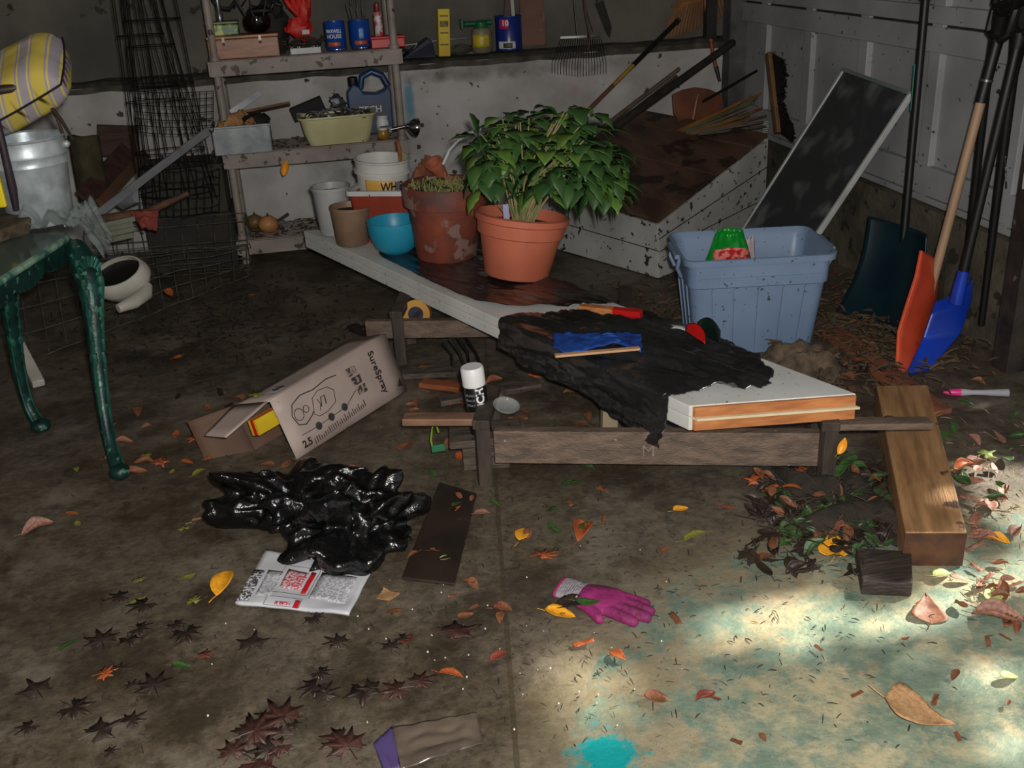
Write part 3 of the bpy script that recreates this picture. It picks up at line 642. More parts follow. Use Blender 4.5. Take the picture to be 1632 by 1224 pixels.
# two long handles and a dark pole crossing
def pole(a, b, r, mat, label, cat='handle', name='tool_handle', extra=.0):
    d = (b-a); o = MB().tube([a, b+d*extra], r, 10).build(name, mat); tag(o, label, cat); return o
a = aty(1082, 110, 5.42); b_ = aty(996, 176, 5.1); pole(a, b_, .011, pm('grey_handle', S(112,98,88), S(74,62,56), 8, .6), 'pale grey wooden handle leaning under the dark pole at the back', extra=.5)
a = aty(1078, 122, 5.36); b_ = aty(1010, 176, 5.06); pole(a, b_, .009, wood_dark, 'thin dark wooden handle just below the pale grey one', extra=.4)
a = aty(1168, 68, 5.60); b_ = aty(1000, 188, 4.95); pole(a, b_, .020, pm('bark', S(50,42,36), S(30,26,22), 14, .8, bump=.5), 'thick dark rough pole leaning up into the back corner', cat='pole', name='rough_pole', extra=.15)
a = aty(1206, 113, 5.45); b_ = aty(1150, 145, 5.3); pole(a, b_, .007, black_rubber, 'short black rod end poking out of the back corner', cat='rod', name='iron_rod', extra=.5)
# copper coloured shovel blade
t = thing('spade', 'rounded rusty brown spade blade leaning behind the slanted crate', 'spade', aty(1112, 190, 5.3))
q = [(1072,150),(1088,143),(1108,139),(1130,142),(1150,151),(1156,175),(1150,200),(1118,215),(1088,205),(1074,180)]
mb = MB(); mb.solid([aty(x, y, 5.30) for x, y in q], [aty(x, y, 5.30)+V((0,.008,0)) for x, y in q]); mb.build('blade', pm('rusty_blade', S(120,72,46), S(74,44,32), 6, .5, metal=.3), t, bevel=.003)
MB().tube([aty(1112,150,5.31), aty(1100,215,5.30)], .011).build('socket_rib', pm('rusty_blade', S(0,0,0)), t)
# sheaf of thin stakes
random.seed(21)
for i in range(15):
    f = i/14; x0 = 1085+random.uniform(-8,8)+20*f; y0_ = 208+6*f; x1 = 1196+random.uniform(-6,28); y1 = 148+52*f+random.uniform(-3,3); yy = 5.22-.012*i
    cc = [pm('bamboo', S(0,0,0)), pm('grey_handle', S(0,0,0)), pm('mossy_stick', S(88,92,62), S(58,62,42), 8, .7)][i % 3]
    nm = ['orange', 'grey', 'mossy green'][i % 3]
    o = MB().tube([aty(x0, y0_, yy-.1), aty(x1, y1, yy)], .0065, 6).build('garden_stake', cc)
    tag(o, '%s stake in the sheaf of sticks lying behind the slanted crate' % nm, 'stake', 'sheaf of %s stakes' % nm)
# curled wire tie
mb = MB(); c = aty(1220, 205, 5.1); pts = []
for i in range(90):
    a = i*.62; pts.append(c+V((.016*cos(a), .014*sin(a), .035-.0009*i)))
mb.tube(pts, .0022, 4)
tag(mb.build('wire_coil', pm('white_wire', S(210,208,200), S(160,156,148), 10, .4)), 'small coil of white wire standing at the high corner of the crate', 'wire')
# push broom stood on end
t = thing('push_broom', 'push broom standing on end with black bristles beside the storm window', 'broom', atx(1240, 220, 2.33))
a = atx(1228, 84, 2.33); b_ = atx(1243, 212, 2.33)
MB().bar(a, b_, .045, .04, up=(0,1,0)).build('broom_head', pm('broom_wood', S(122,88,54), S(84,58,38), 8, .6), t, bevel=.004)
mb = MB(); random.seed(4)
for i in range(620):
    f = random.random(); q = a.lerp(b_, f)+V((-.0, -.02+random.uniform(-.02,.02), 0)); l = .11+.03*sin(f*9)+random.uniform(-.01,.02)
    mb.tube([q, q+V((-.01+random.uniform(-.012,.012), -l, random.uniform(-.03,.0)))], .0024, 3)
mb.build('bristles', black_rubber, t)
# bits of straw & dark clutter at the corner floor
random.seed(31); mb = MB()
for i in range(130):
    q = V((random.uniform(2.0,2.35), random.uniform(4.9,5.6), random.uniform(0,.05)));  e = q+V((random.uniform(-.06,.06), random.uniform(-.12,.12), random.uniform(-.02,.03)))
    mb.tube([q, e], .004, 4)
tag(mb.build('brushwood', pm('dark_twigs', S(58,54,40), S(34,32,26), 20, .8)), 'dark twigs heaped in the back right corner of the floor', 'twigs', kind='stuff')
# ================================================================== slanted crate (right back)
A = V((1.50, 4.35, 0)); B = V((2.23, 4.83, 0)); Cc = V((1.80, 5.66, 0)); D = A+(Cc-B)
zt = {'A': .255, 'B': .50, 'C': .54, 'D': .30}
peel = pm('peeling_white_boards', S(176,176,172), S(150,150,146), 4, .6, spots=S(52,48,42), spot_scale=30, spot_at=.615, bump=.25)
cr = thing('slanted_crate', 'large slant topped crate with peeling white sides and a dark wooden lid', 'crate', (A+B+Cc+D)/4)
def up(p, z): return V((p.x, p.y, z))
def face_panel(P, Q, zp, zq, th, n):
    """upright board from P to Q of rising height"""
    return [up(P, .01), up(Q, .01), up(Q, zq), up(P, zp)], n
def slab(P, Q, zp, zq, mat, z0=.005, z0q=None, th=.022, name='side_panel'):
    nrm = (Q-P).cross(V((0,0,1))).normalized()*(-th)
    a = [up(P, z0), up(Q, z0q if z0q is not None else z0), up(Q, zq), up(P, zp)]
    mb = MB(); mb.solid(a, [q+nrm for q in a]); return mb.build(name, mat, cr, bevel=.002)
slab(A, B, .255, .50, peel); slab(B, Cc, .50, .54, peel); slab(D, A, .30, .255, peel); slab(Cc, D, .54, .30, peel)
# plank lines
for f0, f1, off in (((A, .13), (B, .20), 0), ((A, .19), (B, .36), 0)):
    a = up(f0[0], f0[1]); b_ = up(f1[0], f1[1]); n = (B-A).cross(V((0,0,1))).normalized()*.0015
    MB().bar(a+n, b_+n, .0035, .003).build('plank_joint', pm('black_ink', S(0,0,0)), cr)
a = up(D, .155); b_ = up(A, .135); n = (A-D).cross(V((0,0,1))).normalized()*.0015
MB().bar(a+n, b_+n, .0035, .003).build('plank_joint', pm('black_ink', S(0,0,0)), cr)
lidm = pm('dark_stained_lid', S(96,70,54), S(62,44,34), 3.2, .6, stretch=(3,1,1), spots=S(50,36,30), spot_scale=5, spot_at=.56, bump=.4)
nl = 6
for i in range(nl):
    f0 = i/nl; f1 = (i+1)/nl-.006
    a0 = up(A, .262).lerp(up(B, .507), f0); a1 = up(A, .262).lerp(up(B, .507), f1); b0 = up(D, .307).lerp(up(Cc, .547), f0); b1 = up(D, .307).lerp(up(Cc, .547), f1)
    jj = V((0,0,random.uniform(0,.004))); q = [a0+jj, a1+jj, b1+jj, b0+jj]
    MB().solid([x+V((0,0,.016)) for x in q], q).build('lid_board', lidm, cr, bevel=.002)
# ================================================================== skewed door leaves on the low trestles
P1 = V((.93, 2.43, .29)); AL = V((-1.0, 2.30, 0)); BW = V((.46, -.06, 0))     # near corner, long way, end way
def bp(s, w_, z=.29): q = P1+AL*s+BW*w_; return V((q.x, q.y, z))
dl_white = pm('door_white', S(222,222,218), S(198,198,194), 4, .45, spots=S(84,78,70), spot_scale=60, spot_at=.67)
edge_wood = pm('pine_edge', S(196,128,76), S(160,98,56), 10, .55, stretch=(1,6,6))
for k, (z1, z0) in enumerate(((.29,.256), (.2545,.215))):
    lf = thing('door_leaf', 'white painted closet door leaf, %s of the pair lying stacked on the low trestles' % ('upper' if k == 0 else 'lower'), 'door', bp(.5, .5, z0), None)
    o_ = 0
    MB().solid([bp(0+o_, 0, z1), bp(0+o_, 1, z1), bp(1.0, 1, z1), bp(1.0, 0, z1)], [bp(0+o_, 0, z0), bp(0+o_, 1, z0), bp(1.0, 1, z0), bp(1.0, 0, z0)]).build('panel', dl_white, lf, bevel=.002)
    e = -.004
    MB().solid([bp(e+o_, .02, z1-.003), bp(e+o_, .985, z1-.003), bp(.003+o_, .985, z1-.003), bp(.003+o_, .02, z1-.003)], [bp(e+o_, .02, z0+.002), bp(e+o_, .985, z0+.002), bp(.003+o_, .985, z0+.002), bp(.003+o_, .02, z0+.002)]).build('bare_end', edge_wood, lf)
MB().solid([bp(-.009, .015, .2575), bp(-.009, .99, .2575), bp(.0, .99, .2575), bp(.0, .015, .2575)], [bp(-.009, .015, .2505), bp(-.009, .99, .2505), bp(.0, .99, .2505), bp(.0, .015, .2505)]).build('cream_lip', pm('cream_paint', S(222,206,172), S(206,186,150), 8, .5), lf)
# black plastic sheets
def sheet(name, label, s0, s1, w0, w1, nu=90, nv=60, seed=1, amp=.012, lift=.003, tail=None, holes=None, hang=.9, thick=.0012):
    mb = MB()
    def fn(u, v):
        s = s0+(s1-s0)*u; a = w0(u); b = w1(u); w_ = a+(b-a)*v
        hx = noise.noise(V((s*22, w_*5, seed)))
        n = abs(noise.noise(V((s*7, w_*4+s*9, seed*3.1))))+.5*abs(noise.noise(V((s*19+w_*7, w_*9, seed*5.7))))+.25*abs(noise.noise(V((s*45, w_*30, seed))))
        if w_ >= 0:
            q = bp(s+.01*hx*(0), min(w_, 1.2), .29+lift+amp*n*min(1, .3+2*w_))
            if w_ > 1: q.z = .29+lift-.9*(w_-1)*.46+amp*n
            return q
        dn = -w_*.46
        q = bp(s, 0, 0); out = V((-.917,-.40,0))
        q += out*(.006+.05*(n-.3)*min(1, dn*8)+.05*dn); q += AL*.010*hx*min(1, dn*6); q.z = .29+lift-dn*hang
        return q
    mb.grid(fn, nu, nv); return tag(mb.build(name, black_plastic, thick=thick), label, 'plastic sheet')
def curve(pts):
    def f(u):
        for (a, x), (b, y) in zip(pts, pts[1:]):
            if u <= b: t = (u-a)/(b-a); t = t*t*(3-2*t); return x+(y-x)*t
        return pts[-1][1]
    return f
sheet('plastic_sheet', 'black plastic sheet draped over the near half of the doors, its edge hanging down', .03, .365,
      curve([(0,-.30),(.05,-.46),(.13,-.40),(.25,-.36),(.4,-.29),(.6,-.27),(.8,-.30),(1,-.24)]), curve([(0,.62),(.15,.82),(.35,.98),(.7,1.08),(.86,1.04),(1,.86)]), seed=2.3, amp=.038, nu=150, nv=90)
sheet('plastic_sheet', 'black plastic sheet lying flat under the pots on the far half of the doors', .40, .84,
      curve([(0,.62),(.06,.22),(.14,.10),(.4,.10),(.8,.14),(1,.3)]), curve([(0,1.06),(.2,1.06),(.6,1.05),(1,1.02)]), seed=6.1, amp=.016, nu=110, nv=50)
# things on the plastic
random.seed(9)
q0 = fl(950, 545, .31)
mb = MB(); mb.grid(lambda u, v: fl(882+140*u+4*noise.noise(V((u*5,v*5,1))), 532+(24+8*sin(u*7))*v+3*noise.noise(V((u*6,v*3,2))), .330)+V((0,0,.012*abs(noise.noise(V((u*9, v*4, 4)))))), 40, 14)
tag(mb.build('glove', pm('blue_cloth', S(36,88,178), S(22,56,130), 16, .55, bump=.6), thick=.006), 'crumpled blue cloth glove flattened on the black plastic sheet', 'glove')
a = fl(884, 567, .336); b_ = fl(1020, 555, .336)
tag(MB().bar(a, b_, .022, .008).build('wood_strip', pm('pale_lath', S(206,164,124), S(182,136,98), 8, .6), bevel=.003), 'short pale strip of lath beside the blue glove on the plastic', 'strip')
a = fl(925, 497, .30); b_ = fl(1022, 507, .30)
t = thing('painted_stick', 'orange brown stick with a red painted end lying on the far edge of the doors', 'stick', (a+b_)/2)
MB().bar(a+V((0,0,.012)), a.lerp(b_, .55)+V((0,0,.012)), .03, .028).build('bare_part', edge_wood, t); MB().bar(a.lerp(b_, .55)+V((0,0,.012)), b_+V((0,0,.012)), .03, .028).build('painted_end', pm('red_paint', S(206,26,22), S(180,20,20), 5, .4), t)
mb = MB(); mb.grid(lambda u, v: fl(1000+92*u, 507+14*u+7*v, .3)+V((0,0,.006*sin(u*9))), 12, 2)
tag(mb.build('paper_strip', white_paint, thick=.001), 'thin white paper strip curling on the far edge of the doors', 'paper')
p = fl(1112, 535, .31)
t = thing('seed_packet', 'small red and dark green packet at the back edge of the near plastic sheet', 'packet', p)
mb = MB(); mb.grid(lambda u, v: fl(1094+30*u, 518+10*v+14*u+6*v*u, .335)+V((0,0,.02*sin(u*3)*(1-v))), 10, 6); mb.build('red_part', pm('red_paint', S(0,0,0)), t, thick=.003)
mb = MB(); mb.grid(lambda u, v: fl(1112+36*u, 513+16*v+16*u, .332)+V((0,0,.03*sin(u*3)*(1-v))), 10, 6); mb.build('green_part', pm('dark_green_film', S(16,44,34), S(10,24,22), 8, .3), t, thick=.003)
# ================================================================== pots on the doors
def potM(p, rx=0, ry=0, rz=0): return Matrix.Translation(p) @ Euler((radians(rx), radians(ry), radians(rz))).to_matrix().to_4x4()
soil = pm('potting_soil', S(50,38,28), S(26,20,16), 40, .95, bump=1)
# big pot with the leafy plant
pp = V((.715, 3.72, .297)); M = potM(pp+V((0,0,.002)), -3, 9, 0)
t = thing('potted_plant', 'bushy green plant in a large leaning terracotta coloured pot', 'plant', pp)
MB(M).lathe([(.118,0),(.124,.006),(.152,.155),(.163,.16),(.168,.205),(.178,.21),(.180,.232),(.166,.236),(.160,.20),(.118,.02),(0,.012)], n=56).build('pot', pm('orange_plastic_pot', S(196,110,84), S(178,96,72), 5, .42), t)
MB(M).lathe([(0,.196),(.10,.20),(.158,.192)], n=36, cap0=False, wob=.02).build('soil', soil, t)
random.seed(17)
stem_m = pm('woody_stem', S(170,150,110), S(110,120,70), 14, .6); 
tips = []; mbs = MB()
crown = aty(868, 255, 3.72)
R0 = M @ V((0,0,.19))
for i in range(40):
    th = random.uniform(0, 2*pi); rr = sqrt(random.random()); ph = random.uniform(-.25, 1.0)
    e = crown + V((.265*rr*cos(th)*1.0, .20*rr*sin(th), .045+.16*(1-rr*rr*.8)*ph + .02))
    if e.x > crown.x+.12: e.z -= .09*(e.x-crown.x-.12)/.2
    b0 = R0+V((.02*cos(i), .02*sin(i*1.7), -.02)); md = b0.lerp(e, .5)+V((0,0,.05)); md.x = b0.x+(e.x-b0.x)*.38
    mbs.tube([b0, b0.lerp(md, .5)+V((0,0,.01)), md, e], [.0045,.004,.0035,.0025], 6); tips.append(e)
for i in range(9):
    a = i*.7; b0 = R0+V((.015*cos(a), .015*sin(a), -.02)); mbs.tube([b0, b0+V((.07*cos(a), .05*sin(a), .10))], .0028, 5)
mbs.build('stem', stem_m, t)
def leaf(mb, base, dirv, L, W, droop=.4, fold=.25, n=7, lobes=0, seed=0):
    d = V(dirv).normalized(); side = d.cross(V((0,0,1)))
    if side.length < .01: side = V((1,0,0))
    side.normalize(); pts = []; p = V(base); 
    prof = [.05,.55,.92,1.0,.86,.58,.28,.02][:n+1]
    vs = []; step = L/n; dd = d.copy()
    for i in range(n+1):
        wv = W*.5*prof[i]*(1+.22*(1 if i % 2 else -1)*lobes); nn = side.cross(dd).normalized()
        vs += [p-side*wv+nn*(fold*wv), p.copy(), p+side*wv+nn*(fold*wv)]
        dd = (dd+V((0,0,-droop/n))).normalized(); p = p+dd*step
    fs = []
    for i in range(n): a = i*3; fs += [(a, a+1, a+4, a+3), (a+1, a+2, a+5, a+4)]
    mb.add(vs, fs, True)
mbl = MB(); mbl2 = MB()
for k, e in enumerate(tips):
    for j in range(9):
        a = j*2.4+k; up_ = random.uniform(-.5, .45) if j > 2 else .5; out = V((cos(a), sin(a), up_))
        o0 = V(((e.x-crown.x)*1.4, (e.y-crown.y)*1.0-.08, -.1)); out = out+o0*1.3
        b0 = e+V((0,0,-.018*j)); 
        leaf(mbl if (j+k) % 4 else mbl2, b0+out.normalized()*.02, out, random.uniform(.075,.135), random.uniform(.045,.078), random.uniform(.7,1.7), random.uniform(.1,.35), lobes=random.choice((0,.5,1)))
# long drooping leaves on the right
for px, py, l in ((930,290,.17),(955,275,.19),(905,300,.14),(975,250,.15),(940,240,.16),(985,235,.14),(890,300,.12),(960,300,.13),(760,215,.1),(748,180,.09)):
    leaf(mbl, aty(px, py, 3.64), (.35,-.2,-.9), l, .062, .6, .3, lobes=.6)
lf_m = pm('plant_leaf', S(44,74,40), S(70,104,50), 9, .45, spec=.4, contrast=.2); lf_m2 = pm('plant_leaf_light', S(80,116,46), S(104,134,58), 9, .45, contrast=.2)
mbl.build('foliage', lf_m, t, thick=.0008); mbl2.build('young_leaves', lf_m2, t, thick=.0008)
tag(MB(M).bar(V((-.06,-.03,.19)), V((-.075,-.03,.27)), .022,.002, up=(0,1,0)).build('plant_tag', pm('lilac_tag', S(170,166,196), S(150,146,180), 5, .5)), 'pale lilac plant tag stuck in the pot of the bushy plant', 'tag')
# old stained terracotta pot with straw
p = V((.50, 4.08, .295)); M = potM(p, 0, 2, 0)
t = thing('terracotta_pot', 'old stained terracotta pot with limescale and dry straw, left of the bushy plant', 'pot', p)
MB(M).lathe([(.118,0),(.124,.006),(.150,.215),(.168,.22),(.172,.29),(.166,.30),(.152,.296),(.145,.2),(.11,.02),(0,.015)], n=48, wob=.01).build('pot_body', pm('stained_terracotta', S(140,66,46), S(84,52,46), 7, .65, spots=S(132,104,94), spot_scale=11, spot_at=.56, bump=.3), t)
MB(M).lathe([(0,.272),(.10,.28),(.148,.262)], n=30, cap0=False, wob=.04).build('soil', soil, t)
random.seed(23); mb = MB(M)
for i in range(210):
    a = random.uniform(0,6.3); r = random.uniform(0,.13); q = V((r*cos(a), r*sin(a), .275)); a2 = random.uniform(0,6.3); l = random.uniform(.02,.06)
    mb.tube([q, q+V((l*cos(a2)*.6, l*sin(a2)*.6, random.uniform(.005,.045))), q+V((l*cos(a2), l*sin(a2), random.uniform(-.01,.03)))], .002, 4)
mb.build('dry_straw', pm('straw', S(160,148,92), S(96,104,60), 30, .8), t)
mb = MB(M)
for i in range(22): a = random.uniform(0,6.3); leaf(mb, V((.06*cos(a)+.03, .06*sin(a), .29)), (cos(a), sin(a), .6), .06, .035, .8)
mb.build('small_leaves', lf_m, t, thick=.0008)
# turned shell-like terracotta piece and twist behind
p = aty(688, 300, 4.32); p = V((p.x, 4.32, .295))
t = thing('twisted_root', 'twisted reddish brown root standing behind the old terracotta pot', 'root', p)
random.seed(2); mb = MB()
for i in range(9):
    b0 = V((p.x-.05+.012*i, 4.32+.01*(i % 3), .30)); tp = aty(668+4.5*i, 248+abs(i-3)*7, 4.3); md = b0.lerp(tp, .6)+V((-.05+.012*i, 0, 0)); mb.tube([b0, md, tp, tp+V((.02,0,-.03))], [.02,.018,.014,.006], 7)
mb.build('root_body', pm('twisted_bark', S(160,92,56), S(88,52,40), 16, .6, bump=.6), t)
tag(MB(potM(aty(705, 262, 4.22)+V((0,0,-.05)), 20, -30, 0)).lathe([(.022,0),(.034,.07),(.038,.07),(.038,.085),(.03,.085),(.028,.07),(.018,.01),(0,.008)], n=24).build('clay_pot', terracotta), 'tiny terracotta pot tipped against the twisted root', 'pot')
pts = [aty(706, 262, 4.1), aty(716, 240, 4.1), aty(730, 224, 4.05), aty(745, 214, 4.0), aty(765, 205, 3.95)]
tag(MB().tube(pts, .006, 8).build('white_hose', white_paint), 'thin white tube arching from the straw pot into the leaves', 'tube')
# window box planter
pl = thing('window_box', 'rust red window box planter with a white rim behind the turquoise bowl', 'planter', V((.40, 4.52, .295)))
M = Matrix.Translation((.375, 4.42, .295)) @ Matrix.Rotation(radians(-22), 4, 'Z')
mb = MB(M); tub(mb, [rring(.40,.15,.02,0), rring(.44,.18,.02,.21), rring(.42,.16,.02,.21), rring(.38,.13,.02,.02)]); mb.build('planter_body', pm('rust_red_plastic', S(150,58,38), S(128,48,34), 6, .5), pl)
mb = MB(M); tub(mb, [rring(.445,.185,.02,.15), rring(.465,.205,.025,.152), rring(.465,.205,.025,.172), rring(.42,.165,.02,.174), rring(.41,.155,.02,.152)]); 
mb = MB(M)
ro, ri = rring(.465,.205,.025,.208), rring(.425,.165,.02,.208); rt, rit = rring(.465,.205,.025,.228), rring(.425,.165,.02,.228); n = len(ro)
vs = ro+rt+rit+ri; fs = []
for a, b_ in ((0,1),(1,2),(2,3),(3,0)):
    for j in range(n): fs.append((a*n+j, a*n+(j+1) % n, b_*n+(j+1) % n, b_*n+j))
mb.add(vs, fs); mb.build('rim', white_paint, pl)
MB(M).box((0,0,.06), (.37,.12,.05)).build('soil', soil, pl)
# white bucket with yellow print
p = V((.30, 4.62, .40)); M = potM(p, 2, 3, 0); 
p = aty(610, 305, 4.56); p.z = .42; M = potM(p, 2, 3, 0)
t = thing('bucket', 'white plastic bucket with orange yellow print standing in the window box', 'bucket', p)
bk = lambda z: .100+.018*z/.18
MB(M).lathe([(.098,0),(.100,.004),(.114,.14),(.114,.145),(.125,.147),(.125,.16),(.118,.162),(.119,.195),(.124,.2),(.124,.206),(.114,.206),(.112,.15),(.095,.01),(0,.006)], n=48).build('bucket_body', pm('white_plastic', S(206,206,200), S(190,190,184), 5, .4), t)
a = toward(p)
rf = lambda z: .1+.1*z
band(M, rf, .06, .13, a-.75, a+.45, 'orange_print', pm('orange_print', S(220,160,60), S(206,180,110), 5, .45), t)
wrap(M, rf, 'WHIP', pm('black_ink', S(0,0,0)), t, size=.055, z=.10, a0=a+.36, bold=.0012, sx=.75, vertical=False)
MB(M).ball(V((.02,-.03,.17)), .02, 10, sq=(1,.8,.5), wob=.5).build('yellow_scrap', pm('mustard_glaze', S(0,0,0)), t)
t = thing('spray_trigger_hose', 'thin brown and orange handled paint brush standing in the white bucket', 'brush', p+V((.04,0,.03)))
MB().tube([aty(641, 262, 4.5)+V((0,0,-.1)), aty(637, 240, 4.5), aty(633, 222, 4.5)], [.008,.009,.006]).build('handle', pm('orange_handle', S(0,0,0)), t)
t['label'] = 'paint brush with orange handle standing in the white bucket'; t.name = 'paint_brush'
MB().box(aty(641, 258, 4.5), (.03,.012,.05)).build('bristles', pm('straw', S(0,0,0)), t)
# small white bucket
p = fl(531, 377, .295); p = V((.07, 4.62, .295)); M = potM(p, 0, 0, 0)
t = thing('bucket', 'small white bucket with a rusty brown inside at the far end of the doors', 'bucket', p)
MB(M).lathe([(.062,0),(.066,.004),(.082,.20),(.088,.202),(.088,.215),(.080,.215),(.077,.19),(.06,.01),(0,.008)], n=36).build('bucket_body', pm('translucent_plastic', S(176,176,176), S(150,150,152), 5, .4), t)
MB(M).lathe([(0,.185),(.05,.19),(.074,.186)], n=24, cap0=False).build('rust_water', pm('rust_water', S(70,44,36), S(40,28,26), 9, .2), t)
# taupe pot
p = V((.135, 4.42, .295)); M = potM(p, 0, 2, 0)
t = thing('flower_pot', 'taupe brown flower pot with a gold vertical mark between small bucket and turquoise bowl', 'pot', p)
MB(M).lathe([(.066,0),(.070,.004),(.086,.15),(.089,.152),(.089,.165),(.083,.165),(.080,.15),(.064,.01),(0,.008)], n=36).build('pot_body', pm('taupe_plastic', S(140,114,92), S(116,94,76), 7, .5, bump=.1), t)
MB(M).lathe([(0,.14),(.079,.14)], n=24, cap0=False).build('soil', soil, t)
# turquoise bowl
p = V((.305, 4.20, .295)); M = potM(p, 0, 0, 0)
t = tag(MB(M).lathe([(.045,0),(.052,.002),(.085,.03),(.108,.085),(.113,.13),(.113,.142),(.107,.142),(.105,.12),(.09,.06),(.05,.02),(0,.014)], n=56).build('turquoise_bowl', pm('turquoise_plastic', S(40,150,182), S(34,138,170), 4, .4), loc=p), 'round turquoise plastic bowl on the white door leaves', 'bowl')
# ================================================================== blue storage tote
tc_ = V((1.575, 3.53, 0)); M = Matrix.Translation(tc_) @ Matrix.Rotation(radians(-10), 4, 'Z')
t = thing('storage_tote', 'open pale blue plastic storage tote with ribbed sides, spattered with dirt', 'tote', tc_)
tb = pm('pale_blue_plastic', S(122,142,170), S(110,130,158), 4, .42, spots=S(66,70,72), spot_scale=48, spot_at=.66)
mb = MB(M)
tub(mb, [rring(.44,.29,.04,0), rring(.445,.295,.045,.012), rring(.50,.345,.045,.27), rring(.515,.36,.045,.275), rring(.522,.368,.045,.36), rring(.555,.40,.05,.362), rring(.56,.405,.05,.385), rring(.545,.39,.045,.387), rring(.51,.355,.045,.36), rring(.49,.335,.045,.27), rring(.43,.28,.04,.01)])
mb.build('tote_body', tb, t)
mb = MB(M)
for sx in (-.17,-.09,0,.09,.17):
    mb.bar(V((sx*.9, -.150, .01)), V((sx, -.176, .268)), .007, .006, up=(0,1,0))
for sy in (-.09,0,.09):
    for k in (-1,1): mb.bar(V((k*.222, sy*.9, .01)), V((k*.252, sy, .268)), .006, .007, up=(1,0,0))
for z, g in ((.31,0),): mb.box((0,-.1865,z), (.44,.004,.006))
mb.build('rib', tb, t)
for k in (-1, 1):
    mb = MB(M); 
    mb.tube([V((k*.276,-.085,.372)), V((k*.285,-.080,.33)), V((k*.268,-.07,.29))], .008, 8)
    mb.tube([V((k*.276,.085,.372)), V((k*.285,.080,.33)), V((k*.268,.07,.29))], .008, 8)
    mb.box((k*.282,0,.372), (.03,.18,.016)); mb.build('handle', tb, t, bevel=.002)
# contents
g = fl(1168, 372, .40); g = M @ V((-.08,.0,.0)); 
t2 = thing('soil_bag', 'shiny green bag with a red label standing up inside the pale blue tote', 'bag', V((g.x, g.y, .02)))
mb = MB(Matrix.Translation((g.x, g.y, .0)) @ Matrix.Rotation(radians(-12), 4, 'Z'))
mb.grid(lambda u, v: V(((-.105+.21*u)*(1-.55*max(0, v-.55)/.45) + .006*noise.noise(V((u*5,v*9,1))), -.03+.008*noise.noise(V((u*8,v*8,3)))-.03*sin(pi*u), .03+.415*v)), 24, 30)
mb.grid(lambda u, v: V(((-.105+.21*u)*(1-.55*max(0, v-.55)/.45), .03+.01*noise.noise(V((u*8,v*8,5)))+.03*sin(pi*u)-.05*v, .03+.415*v)), 24, 30)
mb.build('bag_body', pm('green_film', S(14,150,44), S(10,120,36), 6, .25, bump=.4), t2, thick=.002)
mb = MB(Matrix.Translation((g.x, g.y, .0)) @ Matrix.Rotation(radians(-12), 4, 'Z')); mb.grid(lambda u, v: V((-.066+.132*u, -.0345-.03*sin(pi*(.19+.62*u))-.004, .335+.045*v+.012*sin(pi*u))), 14, 5); mb.build('label_panel', pm('red_label', S(176,28,34), S(210,120,110), 46, .35, contrast=.05), t2, thick=.001)
t3 = MB(Matrix.Translation((g.x+.085, g.y-.0, .1)) @ Matrix.Rotation(radians(-12), 4, 'Z')).grid(lambda u, v: V((-.02+.07*u-.03*v, -.02*sin(u*4)+.01, .3*v+.01*noise.noise(V((u*8,v*8,1))))), 12, 14).build('paper_bag', pm('pink_white_paper', S(206,196,196), S(190,176,178), 8, .7), thick=.004)
tag(t3, 'crumpled white paper beside the green bag in the tote', 'paper')
# ================================================================== leaning storm window
c1 = aty(1345, 112, 4.05); c2 = aty(1452, 150, 3.62); c3 = aty(1303, 372, 3.55)
X_ = 2.34
c1 = atx(1345, 112, 2.33); c2 = atx(1452, 150, 2.33)
c3 = fl(1307, 368, .16); c3 = atx(1307, 368, 2.02)
c3 = c2+(c3-c2)*((c2.z-.03)/(c2.z-c3.z)); c4 = c1+(c3-c2)
alu = pm('white_aluminium', S(196,198,198), S(170,172,172), 6, .4, metal=.2)
t = thing('storm_window', 'grey meshed window screen in a thin white frame leaning against the panelled door', 'window screen', (c3+c4)/2)
nrm = (c2-c1).cross(c3-c2).normalized()
def fr(a, b, w_, mat=alu, name='frame_rail'): return MB().bar(a, b, w_, .016, up=nrm.cross((b-a).normalized())).build(name, mat, t, bevel=.002)
fr(c1, c2, .028, pm('grey_green_rail', S(110,124,122), S(90,102,100), 6, .4)); fr(c2, c3, .022); fr(c1, c4, .013); fr(c3, c4, .022)
scr = bpy.data.materials.new('window_mesh'); nt, N, L, P = nodes(scr)
P.inputs['Base Color'].default_value = S(66,70,72); P.inputs['Roughness'].default_value = .5; P.inputs['Alpha'].default_value = .66
tcc = N.new('ShaderNodeTexCoord'); nn_ = N.new('ShaderNodeTexNoise'); nn_.inputs['Scale'].default_value = 7; L.new(tcc.outputs['Object'], nn_.inputs[0])
rr_ = N.new('ShaderNodeValToRGB'); rr_.color_ramp.elements[0].position = .5; rr_.color_ramp.elements[1].position = .75; rr_.color_ramp.elements[0].color = S(54,58,60); rr_.color_ramp.elements[1].color = S(120,124,124); L.new(nn_.outputs['Fac'], rr_.inputs[0]); L.new(rr_.outputs[0], P.inputs['Base Color'])
mb = MB(); o = nrm*.002; mb.solid([c1+o, c2+o, c3+o, c4+o], [c1-o, c2-o, c3-o, c4-o]); mb.build('screen', scr, t)
